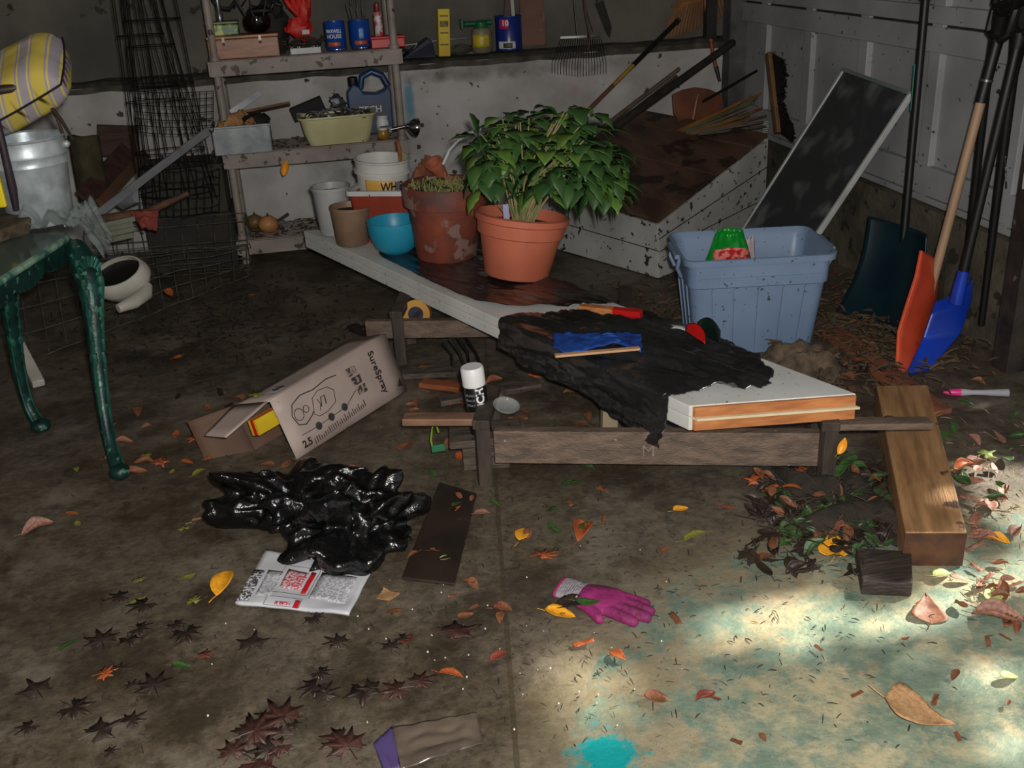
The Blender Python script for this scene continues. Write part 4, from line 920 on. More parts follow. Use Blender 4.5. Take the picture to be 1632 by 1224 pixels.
# ================================================================== snow shovels
def dgrip(mb, p, d, s_=1.0):
    d = V(d).normalized(); sd_ = V((0,1,0)); 
    pts = [p, p+d*.03-sd_*.05, p+d*.10-sd_*.055, p+d*.125, p+d*.10+sd_*.055, p+d*.03+sd_*.05]
    mb.tube([p+(q-p)*s_ for q in pts], .015, 8, closed=True)
def curved_blade(parent, top, bot, wdt, side, depth, mat, nrm_, name='blade', th=.006):
    top, bot, side, nrm_ = V(top), V(bot), V(side).normalized(), V(nrm_).normalized()
    mb = MB(); mb.grid(lambda u, v: top.lerp(bot, v)+side*((u-.5)*wdt*(.86+.14*v))+nrm_*(depth*(sin(pi*v*.9))+.05*abs(2*u-1)**2.2), 24, 24)
    o = mb.build(name, mat, parent, thick=th)
    mb = MB()
    for k in (-.25, 0, .25): mb.tube([top.lerp(bot, v)+side*(k*wdt)+nrm_*(depth*sin(pi*v*.9)-.006) for v in (.1,.35,.6,.85)], .005, 5)
    mb.build('blade_rib', mat, parent)
    return o
# dark teal shovel
a = atx(1475, 0, 2.30); b_ = atx(1441, 372, 2.27); d = (a-b_).normalized()
t = thing('snow_shovel', 'snow shovel with dark teal blade and a teal sticker on its black handle', 'shovel', V((b_.x, b_.y, 0)))
mb = MB(); mb.tube([b_-d*.05, a], .0155, 12); mb.tube([a, a+d*.05], [.022,.03], 12); dgrip(mb, a+d*.04, d); mb.build('handle', black_rubber, t)
g1 = atx(1464, 102, 2.295); g2 = atx(1458, 176, 2.29)
MB().tube([g1+V((-.001,0,0)), g2+V((-.001,0,0))], .0168, 14).build('sticker', pm('teal_sticker', S(60,150,160), S(90,160,120), 24, .4, contrast=.05), t)
teal_d = pm('dark_teal_plastic', S(14,38,46), S(10,26,34), 5, .3)
curved_blade(t, b_+V((-.0,0,.03)), V((2.09, 3.48, .01)), .36, (-.25,1,.02), -.05, teal_d, (-1,-.3,.3))
# orange shovel with wooden handle
a = atx(1583, 88, 2.24); b_ = atx(1489, 440, 2.14); d = (a-b_).normalized()
t = thing('snow_shovel', 'snow shovel with orange red blade and pale wooden handle, between teal and blue ones', 'shovel', V((b_.x, b_.y, 0)))
m_ = b_.lerp(a, .80)
MB().tube([b_-d*.12, m_], .0165, 12).build('handle', pm('worn_wood_handle', S(172,140,112), S(128,104,84), 6, .55, stretch=(1,1,.3)), t)
mb = MB(); mb.tube([m_, a+d*.05], .019, 12); dgrip(mb, a+d*.04, d); mb.build('grip', black_rubber, t)
mb = MB(); mb.tube([m_.lerp(a,.45), m_.lerp(a,.5)], .0215, 12); mb.build('steel_ring', pm('dull_steel', S(0,0,0)), t)
orange = pm('orange_red_plastic', S(196,72,40), S(160,48,30), 5, .4, spots=S(90,40,30), spot_scale=22, spot_at=.68)
tp = atx(1470, 402, 2.12); bt = fl(1428, 597, .005)
sd_ = V((.25, .95, .1))
def shovel_blade(parent, pts_edge, back, mat, label=None):
    """curved scoop: front edge polyline -> back edge polyline"""
    n = len(pts_edge); mb = MB()
    mb.grid(lambda u, v: (pts_edge[min(n-2, int(v*(n-1)))].lerp(pts_edge[min(n-1, int(v*(n-1))+1)], v*(n-1)-min(n-2, int(v*(n-1))))).lerp(back[min(n-2, int(v*(n-1)))].lerp(back[min(n-1, int(v*(n-1))+1)], v*(n-1)-min(n-2, int(v*(n-1)))), u)+V((.05*sin(pi*u), 0, 0)), 16, 24)
    return mb.build('blade', mat, parent, thick=.006)
e = [atx(1468,400,2.05), atx(1460,440,2.02), atx(1444,490,1.99), atx(1432,530,1.97), fl(1429,597,.005)]
bk_ = [atx(1480,440,2.20), atx(1486,470,2.20), atx(1484,500,2.19), atx(1472,545,2.15), fl(1452,590,.005)]
shovel_blade(t, e, bk_, orange)
mb = MB(); mb.tube(e, .006, 6); mb.build('blade_lip', pm('orange_lip', S(226,92,52), S(196,72,40), 5, .4), t)
# blue shovel
a = atx(1620, 78, 2.26); b_ = atx(1534, 440, 2.19); d = (a-b_).normalized()
t = thing('snow_shovel', 'snow shovel with bright blue blade and long black handle, nearest the dark post', 'shovel', V((b_.x, b_.y, 0)))
mb = MB(); mb.tube([b_-d*.03, a], .016, 12); mb.tube([a, a+d*.05], [.02,.026], 12); dgrip(mb, a+d*.04, d, .9); mb.build('handle', black_rubber, t)
MB().tube([b_+d*.02, b_-d*.10], [.020,.026], 12).build('socket', pm('blue_plastic', S(20,60,176), S(14,44,140), 5, .35), t)
e = [atx(1490,482,2.13), atx(1484,500,2.10), atx(1470,540,2.07), fl(1443,598,.004)]
bk_ = [atx(1548,440,2.28), atx(1548,476,2.28), atx(1530,530,2.22), fl(1478,585,.004)]
shovel_blade(t, e, bk_, pm('blue_plastic', S(0,0,0)))
# more dark grips and a strap by the frame's edge
a = atx(1598, 20, 2.26); b_ = atx(1573, 130, 2.30)
t = thing('fork_handle', 'black D grip tool handle top close beside the wooden shovel handle', 'handle', b_)
mb = MB(); mb.tube([b_+V((.03,.02,-.75)), b_, a], [.013,.015,.03], 10); dgrip(mb, a, (a-b_)); mb.build('grip', black_rubber, t)
a = atx(1632, 15, 2.30); b_ = atx(1614, 120, 2.33)
tag(MB().tube([b_+V((.03,.02,-.9)), b_, a], [.012,.018,.035], 10).build('rubber_grip', black_rubber), 'thick black grip at the top by the dark post', 'handle')
tag(MB().tube([atx(1606,165,2.33), atx(1598,200,2.33), atx(1602,250,2.34), atx(1604,300,2.35)], .003, 6).build('cord', pm('grey_cable', S(0,0,0))), 'thin grey cord hanging between black handles and dark post', 'cord')
# ================================================================== timber, planks, block
def board(name, label, cat, pts, z0, z1, mat, bev=.004, jit=0):
    top = [V((p[0], p[1], z1)) for p in pts]; bot = [V((p[0], p[1], z0)) for p in pts]
    return tag(MB().solid(top, bot).build(name, mat, bevel=bev), label, cat)
def timber_mat():
    return pm('wet_timber', S(176,134,90), S(128,92,60), 5, .5, bump=.45, bscale=26, stretch=(7,.7,7), spots=S(74,48,32), spot_scale=9, spot_at=.66)
d1 = V((1.32,1.965,0)); d2 = V((1.462,1.925,0)); u1 = V((1.70,2.78,0)); u2 = V((1.855,2.735,0))
t = board('timber', 'thick wet brown timber beam lying on the floor towards the viewer', 'timber', [d1, d2, u2, u1], .0, .10, timber_mat())
def turn(o, th):
    for v_ in o.data.vertices: v_.co.rotate(Euler((0,0,-th)))
    o.rotation_euler = (0,0,th)
turn(t, atan2((u1-d1).y, (u1-d1).x)-pi/2)
e1, e2 = d1.copy(), d2.copy(); ev = (d1-u1).normalized()*.003
MB().solid([V((e1.x, e1.y, .096))+ev, V((e2.x, e2.y, .096))+ev, V((e2.x, e2.y, .096))-ev, V((e1.x, e1.y, .096))-ev], [V((e1.x, e1.y, .004))+ev, V((e2.x, e2.y, .004))+ev, V((e2.x, e2.y, .004))-ev, V((e1.x, e1.y, .004))-ev]).build('shaded_end_grain', pm('wet_shaded_end_grain', S(92,58,40), S(58,36,28), 16, .5, bump=.3), t).matrix_parent_inverse = Matrix.Rotation(-(atan2((u1-d1).y, (u1-d1).x)-pi/2), 4, 'Z')  # wet end grain, painted darker to give the end face its shade
gz = .026
a = fl(1300, 528, .0); b2 = fl(1395, 640, .0)
board('plank', 'thin reddish brown plank lying under the far end of the thick timber', 'plank', [fl(1310,530,.02), fl(1340,520,.02), fl(1518,652,.02), fl(1478,662,.02)], .004, .024, pm('reddish_plank', S(150,88,62), S(108,66,46), 5, .55, bump=.3, stretch=(6,1,6)))
board('wood_block', 'dark wet offcut block on the floor left of the timber end', 'block', [fl(1372,948,.0), fl(1452,952,.0), fl(1450,900,.0), fl(1362,893,.0)], .0, .040, pm('sodden_block', S(58,48,42), S(38,32,28), 8, .6, bump=.5, stretch=(1,6,6)))
board('board_scrap', 'sodden dark brown board lying flat right of the black trash bag', 'board', [fl(640,925), fl(725,935), fl(760,790), fl(700,772)], .0, .010, pm('sodden_board', S(50,38,32), S(32,26,22), 6, .45, bump=.3))
# pen / tube right
a = fl(1503, 625, .014); b_ = fl(1607, 626, .014)
t = thing('paint_marker', 'clear plastic tube with a bright pink tip lying on the floor at the right', 'tube', V(((a.x+b_.x)/2, (a.y+b_.y)/2, 0)))
MB().tube([a, a.lerp(b_, .08), a.lerp(b_, .27)], [.002,.010,.013], 10).build('tip', pm('hot_pink', S(232,60,140), S(210,40,120), 5, .35), t)
MB().tube([a.lerp(b_, .27), a.lerp(b_, .45), a.lerp(b_, .6), b_], [.013,.009,.0095,.014], 12).build('tube_body', pm('cloudy_plastic', S(176,172,180), S(150,146,156), 6, .3), t)
# ================================================================== the two low trestles
oldw = pm('old_grey_timber', S(118,98,84), S(84,70,60), 6, .65, bump=.5, bscale=30, stretch=(1.2,8,8), spots=S(170,164,150), spot_scale=26, spot_at=.70)
oldd = pm('old_dark_timber', S(70,58,48), S(46,38,32), 6, .7, bump=.5, stretch=(5,5,1))
def trestle(label, L_, R_, legs, zt_=.205, plate=True, hh=.105, rail=(0,1)):
    c = (L_+R_)/2; t = thing('trestle', label, 'trestle', V((c.x, c.y, 0)))
    d = (R_-L_).normalized(); n = V((-d.y, d.x, 0))
    a = L_.lerp(R_, rail[0]); b = L_.lerp(R_, rail[1])
    MB().bar(V((a.x, a.y, zt_-.035-hh/2)), V((b.x, b.y, zt_-.035-hh/2)), .035, hh).build('side_rail', oldw, t, bevel=.003)
    for k, f in enumerate(legs):
        q = L_.lerp(R_, f)
        for s_ in (-.03, .19): MB().bar(V((q.x, q.y, 0))+n*s_, V((q.x, q.y, zt_-.004))+n*s_, .042, .035, up=(0,1,0)).build('leg', oldd, t, bevel=.003)
        MB().bar(V((q.x, q.y, zt_+.0))+n*-.05, V((q.x, q.y, zt_))+n*.21, .05, .03).build('cross_piece', oldd, t, bevel=.003)
    return t, d, n
L1 = V((.40, 2.70, 0)); R1 = V((1.33, 2.40, 0))
t, d, n = trestle('near low trestle of old grey timber carrying the end of the white doors', L1, R1, (0.0, 1.0), rail=(.03,.98))
a = fl(643, 668, .2); b_ = fl(778, 668, .2)
MB().bar(a, b_, .05, .022).build('top_board', pm('wet_pale_board', S(140,104,82), S(104,78,62), 6, .4, stretch=(1,5,5)), t, bevel=.003)
a = fl(1325, 676, .195); b_ = fl(1482, 674, .18)
MB().bar(a, b_, .05, .02).build('top_board', oldw, t, bevel=.003)
letters('lettering', 'M', pm('chalk', S(140,128,114), S(110,98,86), 60, .9), t, Matrix.Translation(fl(1033,712,.13)-V((0,.0,0)))@Matrix.Rotation(atan2(d.y, d.x), 4, 'Z')@TR(0,-.03,0,90,0,0), .05)
L2 = V((.13, 3.76, 0)); R2 = V((1.16, 3.46, 0))
trestle('far low trestle of old grey timber beneath the middle of the white doors', L2, R2, (.12, .92), hh=.07)
a = fl(560, 512, .18); b_ = fl(640, 490, .18)
tag(MB().bar(V((.10,3.80,.022)), V((.36,3.98,.022)), .06, .03).build('wood_scrap', oldd), 'grey scrap of wood lying beyond the far trestle', 'wood')
a = fl(925, 672); b_ = fl(945, 628)
tag(MB().bar(V((.80,2.78,0)), V((.82,2.83,.125)), .05, .03, up=(0,1,0)).build('wood_peg', pm('pale_offcut', S(150,134,106), S(120,106,84), 6, .6), bevel=.003), 'short pale upright offcut behind the near trestle rail', 'offcut')
# things under the doors
p = fl(664, 520, .0); p = aty(664, 500, 3.78)
t = thing('tape_roll', 'yellow and black round reel under the edge of the white doors', 'reel', p)
Mr = frame(p, (-.3,-1,.25))
MB(Mr).lathe([(.03,-.02),(.055,-.02),(.055,.02),(.03,.02),(.03,-.02)], n=30, cap0=False).build('reel_rim', pm('yellow_reel', S(196,146,48), S(170,116,40), 6, .4), t)
MB(Mr).lathe([(.0,-.015),(.03,-.015),(.03,.015),(0,.015)], n=24, cap0=False).build('hub', pm('blue_black_hub', S(40,46,70), S(16,16,20), 40, .3, contrast=.05), t)
p = aty(655, 575, 3.5); 
random.seed(41); mb = MB()
for i in range(4):
    x = .40+.03*i; mb.tube([V((x, 3.62+.02*i, .10)), V((x+.03, 3.60, .05)), V((x+.02+.02*(i%2), 3.55-.02*i, .008))], .006, 6)
tag(mb.build('cable_bundle', black_rubber, ), 'bundle of black cable ends hanging at the far trestle', 'cable')
# spray can and its clear lid
p = fl(772, 668, .205); p = V((.425, 2.745, 0.07)); p = V((.405, 2.79, .115))
axis = V((-.07,.03,1)).normalized(); M = frame(p, axis)
bx = V((p.x, p.y, 0))
t = thing('spray_can', 'black spray paint can with a white cap standing behind the near trestle corner', 'spray can', p)
MB(M).lathe([(.028,0),(.033,.004),(.033,.155),(.030,.160)], n=36, cap1=True).build('can_body', pm('black_label', S(22,22,24), S(16,16,18), 6, .3), t)
MB(M).lathe([(.033,.158),(.0345,.159),(.0345,.212),(.031,.217),(.0,.2165)], n=36).build('cap', pm('white_cap', S(224,224,222), S(212,212,210), 5, .4), t)
ink = pm('white_ink', S(224,224,222), S(214,214,214), 5, .5)
ca = toward(p)
xm = M.to_3x3().inverted() @ V((-p.x, -p.y, 0)); ca = atan2(xm.y, xm.x)
wrap(M, .033, 'TOUCH', ink, t, size=.034, z=.095, a0=ca+.45, bold=.0012, vertical=True)
for i, s_ in enumerate(('GLOSS', 'BLACK', 'SPRAY')): wrap(M, .033, s_, pm('grey_ink', S(130,130,130), S(110,110,110), 5, .5), t, size=.010, z=.135-.016*i, a0=ca-.55)
p = V((.475, 2.735, .212))
cl = bpy.data.materials.new('clear_plastic'); nt, N, L, P = nodes(cl); P.inputs['Base Color'].default_value = (.75,.8,.8,1); P.inputs['Roughness'].default_value = .1; P.inputs['Alpha'].default_value = .14
t = tag(MB(frame(p, (.15,-.25,1))).lathe([(.0,.0),(.028,.0),(.034,.004),(.037,.010),(.040,.011)], n=36, cap0=False).build('clear_lid', cl, thick=.0015), 'shallow clear plastic lid lying right of the black spray can', 'dish')
board('board_scrap', 'broad dark plank on edge of which the spray can stands, behind the trestle corner', 'board', [(.30,2.75),(.52,2.72),(.54,2.86),(.32,2.89)], .09, .115, wood_dark)
board('wood_block', 'dark block under the plank carrying the spray can', 'block', [(.34,2.77),(.48,2.75),(.50,2.84),(.36,2.86)], .0, .09, wood_dark)
# plant marker hanging on the left board
p = fl(690, 705, .1)
t = thing('seed_label', 'green bottle tag with a yellow green loop hanging from the trestle board', 'tag', p+V((0,0,-.02)))
a = fl(697, 700, .10)
M = frame(a, (.1,-1,.3), (1,0,0))
MB(M).tube([(-.018,-.02,0),(-.02,.0,0),(-.012,.035,0),(.0,.055,0),(.006,.02,0)], .003, 6).build('loop', pm('lime_plastic', S(130,160,40), S(100,130,30), 5, .4), t)
MB(M).box((0,-.028,0), (.044,.024,.006)).build('tag_body', gr, t, bevel=.003)
# planks and strips lying on the ground beneath the doors
random.seed(8)
for (x0, y0_, x1, y1_, w_, c_, nm) in ((672,610,735,618,.05,'orange_handle','orange brown'),(640,596,760,590,.06,'weathered_wood','dark grey'),(700,640,860,612,.05,'weathered_wood','long dark'),(560,520,620,545,.05,'sodden_board','sodden')):
    a = fl(x0, y0_, .012); b_ = fl(x1, y1_, .012)
    tag(MB().bar(a, b_, w_, .02).build('wood_strip', MATS[c_], bevel=.002), '%s strip of wood on the ground beneath the white doors' % nm, 'strip')
# ================================================================== cardboard box
fb0 = V((-.16, 3.00, .002)); fb1 = V((.24, 3.44, .002)); 
ft0 = V((-.225, 2.985, .195)); ft1 = V((.185, 3.555, .195))
ax = (fb1-fb0); L_ = ax.length; ax.normalize()
ft0 = fb0 + V((-.055,.02,.20)); ft1 = fb1+V((-.055,.06,.20))
nn = ax.cross(ft0-fb0).normalized()
if nn.y < 0: nn = -nn
bk0, bk1 = fb0+nn*.17, fb1+nn*.17; bt0, bt1 = ft0+nn*.17, ft1+nn*.17
lift_ = max(0, .002-min(bk0.z, bk1.z))
card = pm('grey_cardboard', S(182,164,156), S(164,146,138), 5, .6, spots=S(110,92,82), spot_scale=9, spot_at=.68)
card_in = pm('brown_cardboard', S(104,78,62), S(84,62,50), 6, .8)
bt_ = thing('cardboard_box', 'long printed cardboard box lying on its side with the left end open', 'box', (fb0+fb1)/2)
def quad(a, b, c, d, name, mat, th=.004, par=None):
    mb = MB(); mb.grid(lambda u, v: a.lerp(b, u).lerp(d.lerp(c, u), v), 8, 4); return mb.build(name, mat, par or bt_, thick=th)
quad(fb0, fb1, ft1, ft0, 'front_panel', card); quad(ft0, ft1, bt1, bt0, 'top_panel', card); quad(bk0, bk1, bt1, bt0, 'back_panel', card_in); quad(fb0, fb1, bk1, bk0, 'bottom_panel', card_in); quad(fb1, bk1, bt1, ft1, 'end_panel', card)
# flap
fo_ = -ax*.17+V((0,0,-.045)); quad(ft0+nn*.01, bt0, bt0+fo_*.9-nn*.02, ft0+fo_+nn*.03, 'flap', card); 
quad(fb0+nn*.01, bk0, bk0-ax*.15, fb0-ax*.15+nn*.02, 'flap', card_in); quad(bk0, bt0, bt0-ax*.12+nn*.09, bk0-ax*.12+nn*.10, 'flap', card_in)
ink2 = pm('brown_black_ink', S(44,36,34), S(36,30,28), 6, .6)
# local frame of the front panel: x along the length from open end, y up
upv = (ft0-fb0).normalized(); fn = ax.cross(upv)
if fn.dot(V((0,-1,0))) < 0: fn = -fn
def PF(x, y, dz=.0026): return fb0+ax*x+upv*y+fn*dz
MF = Matrix((ax, upv, ax.cross(upv))).transposed().to_4x4(); MF.translation = fb0
sg = 1 if ax.cross(upv).dot(fn) > 0 else -1
LL = (fb1-fb0).length
def FT(x, y, rot=0): m_ = MF @ Matrix.Translation((x, y, .0026*sg)) @ Matrix.Rotation(radians(rot), 4, 'Z'); return m_
letters('lettering', 'SureSpray', ink2, bt_, FT(LL*.82, .115, -90), .040, bold=.0004)
def line(pts, r=.0012, name='print_line', par=bt_, mat=ink2): return MB().tube([PF(x*LL, y) for x, y in pts], r, 5).build(name, mat, par)
def circ(cx, cy, r, n=20): return [(cx+r*cos(2*pi*i/n)/LL, cy+r*sin(2*pi*i/n)) for i in range(n+1)]
mb = MB()
def addl(pts, r=.0012): mb.tube([PF(x*LL, y) for x, y in pts], r, 5)
addl([(.10,.06),(.22,.058),(.35,.062),(.48,.066),(.60,.10)])
addl(circ(.14,.125,.020)); addl(circ(.20,.130,.012)); 
addl([(.24,.10),(.27,.15),(.33,.165),(.40,.16),(.44,.14),(.42,.10),(.34,.085),(.27,.085),(.24,.10)])
addl([(.11,.095),(.09,.13),(.12,.165),(.20,.18),(.30,.175),(.42,.185),(.50,.18)], .0018)
addl([(.11,.095),(.16,.085),(.22,.10),(.24,.11)], .0018)
addl([(.31,.11),(.33,.14),(.36,.14),(.35,.11)],.002); addl([(.29,.10),(.31,.12),(.30,.14)])
mb.build('sprayer_drawing', ink2, bt_)
for cx, cy in ((.235,.058),(.345,.062),(.465,.068)):
    mb = MB(); c_ = PF(cx*LL, cy, .003); mb.add([c_]+[PF(cx*LL+.014*cos(2*pi*i/18), cy+.014*sin(2*pi*i/18), .003) for i in range(18)], [(0, i+1, (i+1) % 18+1) for i in range(18)])
    mb.build('print_disc', pm('dark_grey_ink', S(70,66,64), S(50,48,46), 60, .6), bt_, thick=.0006)
mb = MB()
for k in range(3):
    x0, y0_ = .585+.012*k, .150-.037*k
    mb.solid([PF(x0*LL, y0_+.03, .0034), PF(x0*LL+.045, y0_+.03, .0034), PF(x0*LL+.045, y0_, .0034), PF(x0*LL, y0_, .0034)], [PF(x0*LL, y0_+.03, .002), PF(x0*LL+.045, y0_+.03, .002), PF(x0*LL+.045, y0_, .002), PF(x0*LL, y0_, .002)])
mb.build('print_square', pm('picture_ink', S(60,54,52), S(150,134,126), 70, .6, contrast=.03), bt_)
random.seed(12); mb = MB()
for k in range(26):
    x0 = .17+.018*k; hgt = random.uniform(.012,.026)
    a = PF(x0*LL, .010+.022*(k/26), .0032); b_ = PF(x0*LL, .010+.022*(k/26)+hgt, .0032); mb.bar(a, b_, .004, .0008, up=fn)
mb.build('print_text_lines', pm('picture_ink2', S(96,86,84), S(60,52,50), 160, .6, contrast=.03), bt_)
letters('lettering', '2.5', ink2, bt_, FT(LL*.115, .028, 0), .034, bold=.001)
mb = MB(); mb.solid([PF(.93*LL, .03, .0034), PF(.975*LL, .022, .0034), PF(.97*LL, .055, .0034)], [PF(.93*LL, .03, .002), PF(.975*LL, .022, .002), PF(.97*LL, .055, .002)]); mb.build('print_mark', ink2, bt_)
# top panel print
tn = (bt0-ft0).normalized(); tnrm = ax.cross(tn)
if tnrm.z < 0: tnrm = -tnrm
MT = Matrix((ax, tn, ax.cross(tn))).transposed().to_4x4(); MT.translation = ft0
sg2 = 1 if ax.cross(tn).z > 0 else -1
letters('lettering', 'Contents', ink2, bt_, MT @ Matrix.Translation((LL*.45, .10, .0026*sg2)), .034); letters('lettering', '1 Sprayer', ink2, bt_, MT @ Matrix.Translation((LL*.45, .06, .0026*sg2)), .024)
mb = MB(MT); z_ = .003*sg2; mb.box((LL*.2,.08,z_), (.075,.055,.0008)); mb.build('white_sticker', white_paint, bt_)
letters('lettering', '63', pm('black_ink', S(0,0,0)), bt_, MT @ Matrix.Translation((LL*.2, .08, z_+.0008*sg2)), .045, bold=.001)
# packets inside
for k, (c_, dy) in enumerate((('yellow_card', .0), ('red_paint', .014), ('yellow_card', .024))):
    q = ft0.lerp(fb0, .28)+nn*(.02+dy)-ax*.02
    tag(MB().bar(q-ax*.055, q+ax*.12, .05, .008, up=nn).build('manual', MATS[c_]), ['yellow folded leaflet sticking out of the cardboard box, nearest the front panel', 'red edged leaflet between two yellow ones in the box end', 'yellow leaflet deepest in the open box end'][k], 'leaflet')
# ================================================================== black trash bag on the floor
def lump(name, label, centre, rx, ry, rz, rot, seed, mat, cat, nseg=90, amp=.45, parent=None, sharp=1):
    mb = MB(); c = V(centre)
    def f(u, v):
        th = pi*v; ph = 2*pi*u; d = V((sin(th)*cos(ph), sin(th)*sin(ph), cos(th)))
        k = 1
        n1, n2, n3 = [noise.noise(d*f_+V((seed, f_, 0))) for f_ in (1.6, 3.4, 8)]
        k = 1+amp*(n1*.9+n2*.45)
        p = V((d.x*rx, d.y*ry, d.z*rz))*k + noise.noise_vector(d*5.2+V((seed,1,2)))*.016 + noise.noise_vector(d*11+V((seed,3,2)))*.007; p.rotate(Euler((0,0,radians(rot)))); p = c+p; p.z = max(p.z, .003+.003*abs(n2)); return p
    mb.grid(f, nseg, nseg//2); return mb
bag_m = pm('glossy_black_bag', S(13,13,14), S(9,9,10), 5, .17, bump=.7, bscale=22, spec=.6, bdist=.02)
mb = lump('x', '', (-.16, 2.60, .065), .185, .10, .10, -14, 2.2, bag_m, '', amp=.95)
mb2 = lump('x', '', (.01, 2.44, .065), .155, .12, .11, 20, 7.7, bag_m, '', amp=.95)
n0 = len(mb.v); mb.v += mb2.v; mb.f += [[i+n0 for i in f] for f in mb2.f]; mb.sm += mb2.sm
o = mb.build('trash_bag', bag_m); rm = o.modifiers.new('weld', 'REMESH'); rm.mode = 'VOXEL'; rm.voxel_size = .006; rm.use_smooth_shade = True
tag(o, 'crumpled glossy black trash bag lying on the floor over the printed paper', 'bag')
# printed paper
pc = [fl(375,962,.012), fl(556,980,.012), fl(592,905,.02), fl(425,877,.012)]
t = thing('printed_envelope', 'white printed paper sack with red blocks lying under the black trash bag', 'paper', (pc[0]+pc[2])/2*1.0+V((0,0,-.012)))
def PP(u, v, dz=0): q = pc[0].lerp(pc[1], u).lerp(pc[3].lerp(pc[2], u), v); q.z = .012+.006*noise.noise(V((u*4, v*4, 2)))+dz; return q
pap = pm('printed_paper', S(200,200,206), S(184,184,190), 6, .55)
MB().grid(lambda u, v: PP(u, v), 24, 20).build('sheet', pap, t, thick=.008)
rd = pm('red_ink', S(200,30,40), S(180,24,34), 6, .5)
def decal(u0, u1, v0, v1, name, mat, dz=.0046, sh=0): return MB().grid(lambda u, v: PP(u0+(u1-u0)*u+sh*v, v0+(v1-v0)*v, dz), 6, 6).build(name, mat, t, thick=.0006)
decal(.51,.555,.28,.72,'red_bar', rd); decal(.51,.555,.0,.13,'red_bar', rd)
decal(.30,.49,.34,.70,'red_text_block', pm('red_print', S(196,60,74), S(196,190,196), 150, .5, contrast=.02))
decal(.34,.48,.03,.08,'red_text_block', pm('red_print', S(0,0,0)))
decal(.0,.10,.05,.6,'black_text_block', pm('black_print', S(60,60,66), S(196,196,200), 170, .5, contrast=.02)); decal(.13,.27,.15,.62,'grey_text_block', pm('grey_print', S(150,150,158), S(196,196,200), 190, .5, contrast=.02)); decal(.60,.92,.20,.75,'grey_text_block', pm('grey_print', S(0,0,0)))
mb = MB()
def rect(u0,u1,v0,v1):
    for a, b in (((u0,v0),(u1,v0)),((u1,v0),(u1,v1)),((u1,v1),(u0,v1)),((u0,v1),(u0,v0))): mb.tube([PP(a[0]+(b[0]-a[0])*k/6, a[1]+(b[1]-a[1])*k/6, .0046) for k in range(7)], .0007, 4)
rect(.26,.58,.25,.78); rect(.25,.56,.01,.16); mb.build('frame_line', pm('black_ink', S(0,0,0)), t)
# pink glove
gp = fl(965, 972, 0)
t = thing('garden_glove', 'magenta pink garden glove with a grey knitted cuff lying palm down on the floor', 'glove', gp)
ga, gb = fl(892, 945, .0), fl(1038, 985, .0)
gx = (gb-ga).normalized(); gy = V((-gx.y, gx.x, 0)); GL = (gb-ga).length
def G(x, y, z=0): return ga+gx*(x*GL)+gy*(y*GL)+V((0,0,z*GL))
pinkm = pm('pink_fabric', S(150,38,104), S(112,28,80), 14, .7, bump=.6, spots=S(96,24,56), spot_scale=20, spot_at=.62)
bm_ = MB()
def palm(u, v):
    th = pi*u; ph = 2*pi*v; x = .46-.27*cos(th); wd = .20*sin(th)**.55*(.80+.3*min(1, (x-.18)*2.2)); return G(x, wd*cos(ph), .075+.070*sin(th)**.5*sin(ph)*(1+.25*noise.noise(V((x*7, ph, 3)))))
bm_.grid(palm, 26, 30)
fing = [(.66,-.155,.94,-.20,.060),(.67,-.06,1.03,-.08,.062),(.66,.045,1.02,.03,.062),(.62,.135,.93,.14,.056),(.35,-.15,.62,-.30,.058)]
for x0, y0_, x1, y1_, r in fing:
    bm_.tube([G(x0-.08, y0_, r*.95), G(x0, y0_, r), G((x0+x1)/2, (y0_+y1_)/2-.01, r*1.05), G(x1-.03, y1_, r*.85), G(x1, y1_+.005, r*.6)], [r*GL*.9, r*GL, r*GL*.95, r*GL*.85, r*GL*.45], 12)
o = bm_.build('glove_body', pinkm, t); rm = o.modifiers.new('weld', 'REMESH'); rm.mode = 'VOXEL'; rm.voxel_size = .004; rm.use_smooth_shade = True
MB().grid(lambda u, v: G(.02+.24*u, (.155+.0*u)*cos(2*pi*v)*(1-.1*u), .075+.06*sin(2*pi*v)+.004*sin(u*60)), 20, 26).build('cuff', pm('grey_knit', S(150,146,150), S(126,120,128), 60, .85, bump=.6), t, thick=.003)
MB().grid(lambda u, v: G(.005+.03*u, .165*cos(2*pi*v), .075+.064*sin(2*pi*v)), 3, 26).build('cuff_band', pm('magenta_trim', S(150,40,90), S(130,34,80), 10, .7), t, thick=.003)
# purple bordered wrapper at the bottom
t = thing('plastic_wrapper', 'muddy clear and purple plastic wrapper flattened on the floor at the bottom', 'wrapper', fl(680, 1185))
def WP(u, v): a = fl(625,1165).lerp(fl(760,1140), u); b = fl(640,1232).lerp(fl(770,1190), u); q = a.lerp(b, v); q.z = .008+.012*abs(noise.noise(V((u*4, v*3, 1)))); return q
MB().grid(WP, 24, 18).build('muddy_film', pm('muddy_film', S(104,92,80), S(70,62,56), 6, .25, bump=.3), t, thick=.001)
def WQ(u, v): a = fl(625,1163).lerp(fl(596,1190), u); b = fl(640,1232).lerp(fl(612,1236), u); q = a.lerp(b, v); q.z = .009+.006*abs(noise.noise(V((u*4, v*3, 5)))); return q
MB().grid(WQ, 10, 10).build('purple_edge', pm('purple_film', S(84,70,116), S(64,54,92), 5, .35), t, thick=.001)
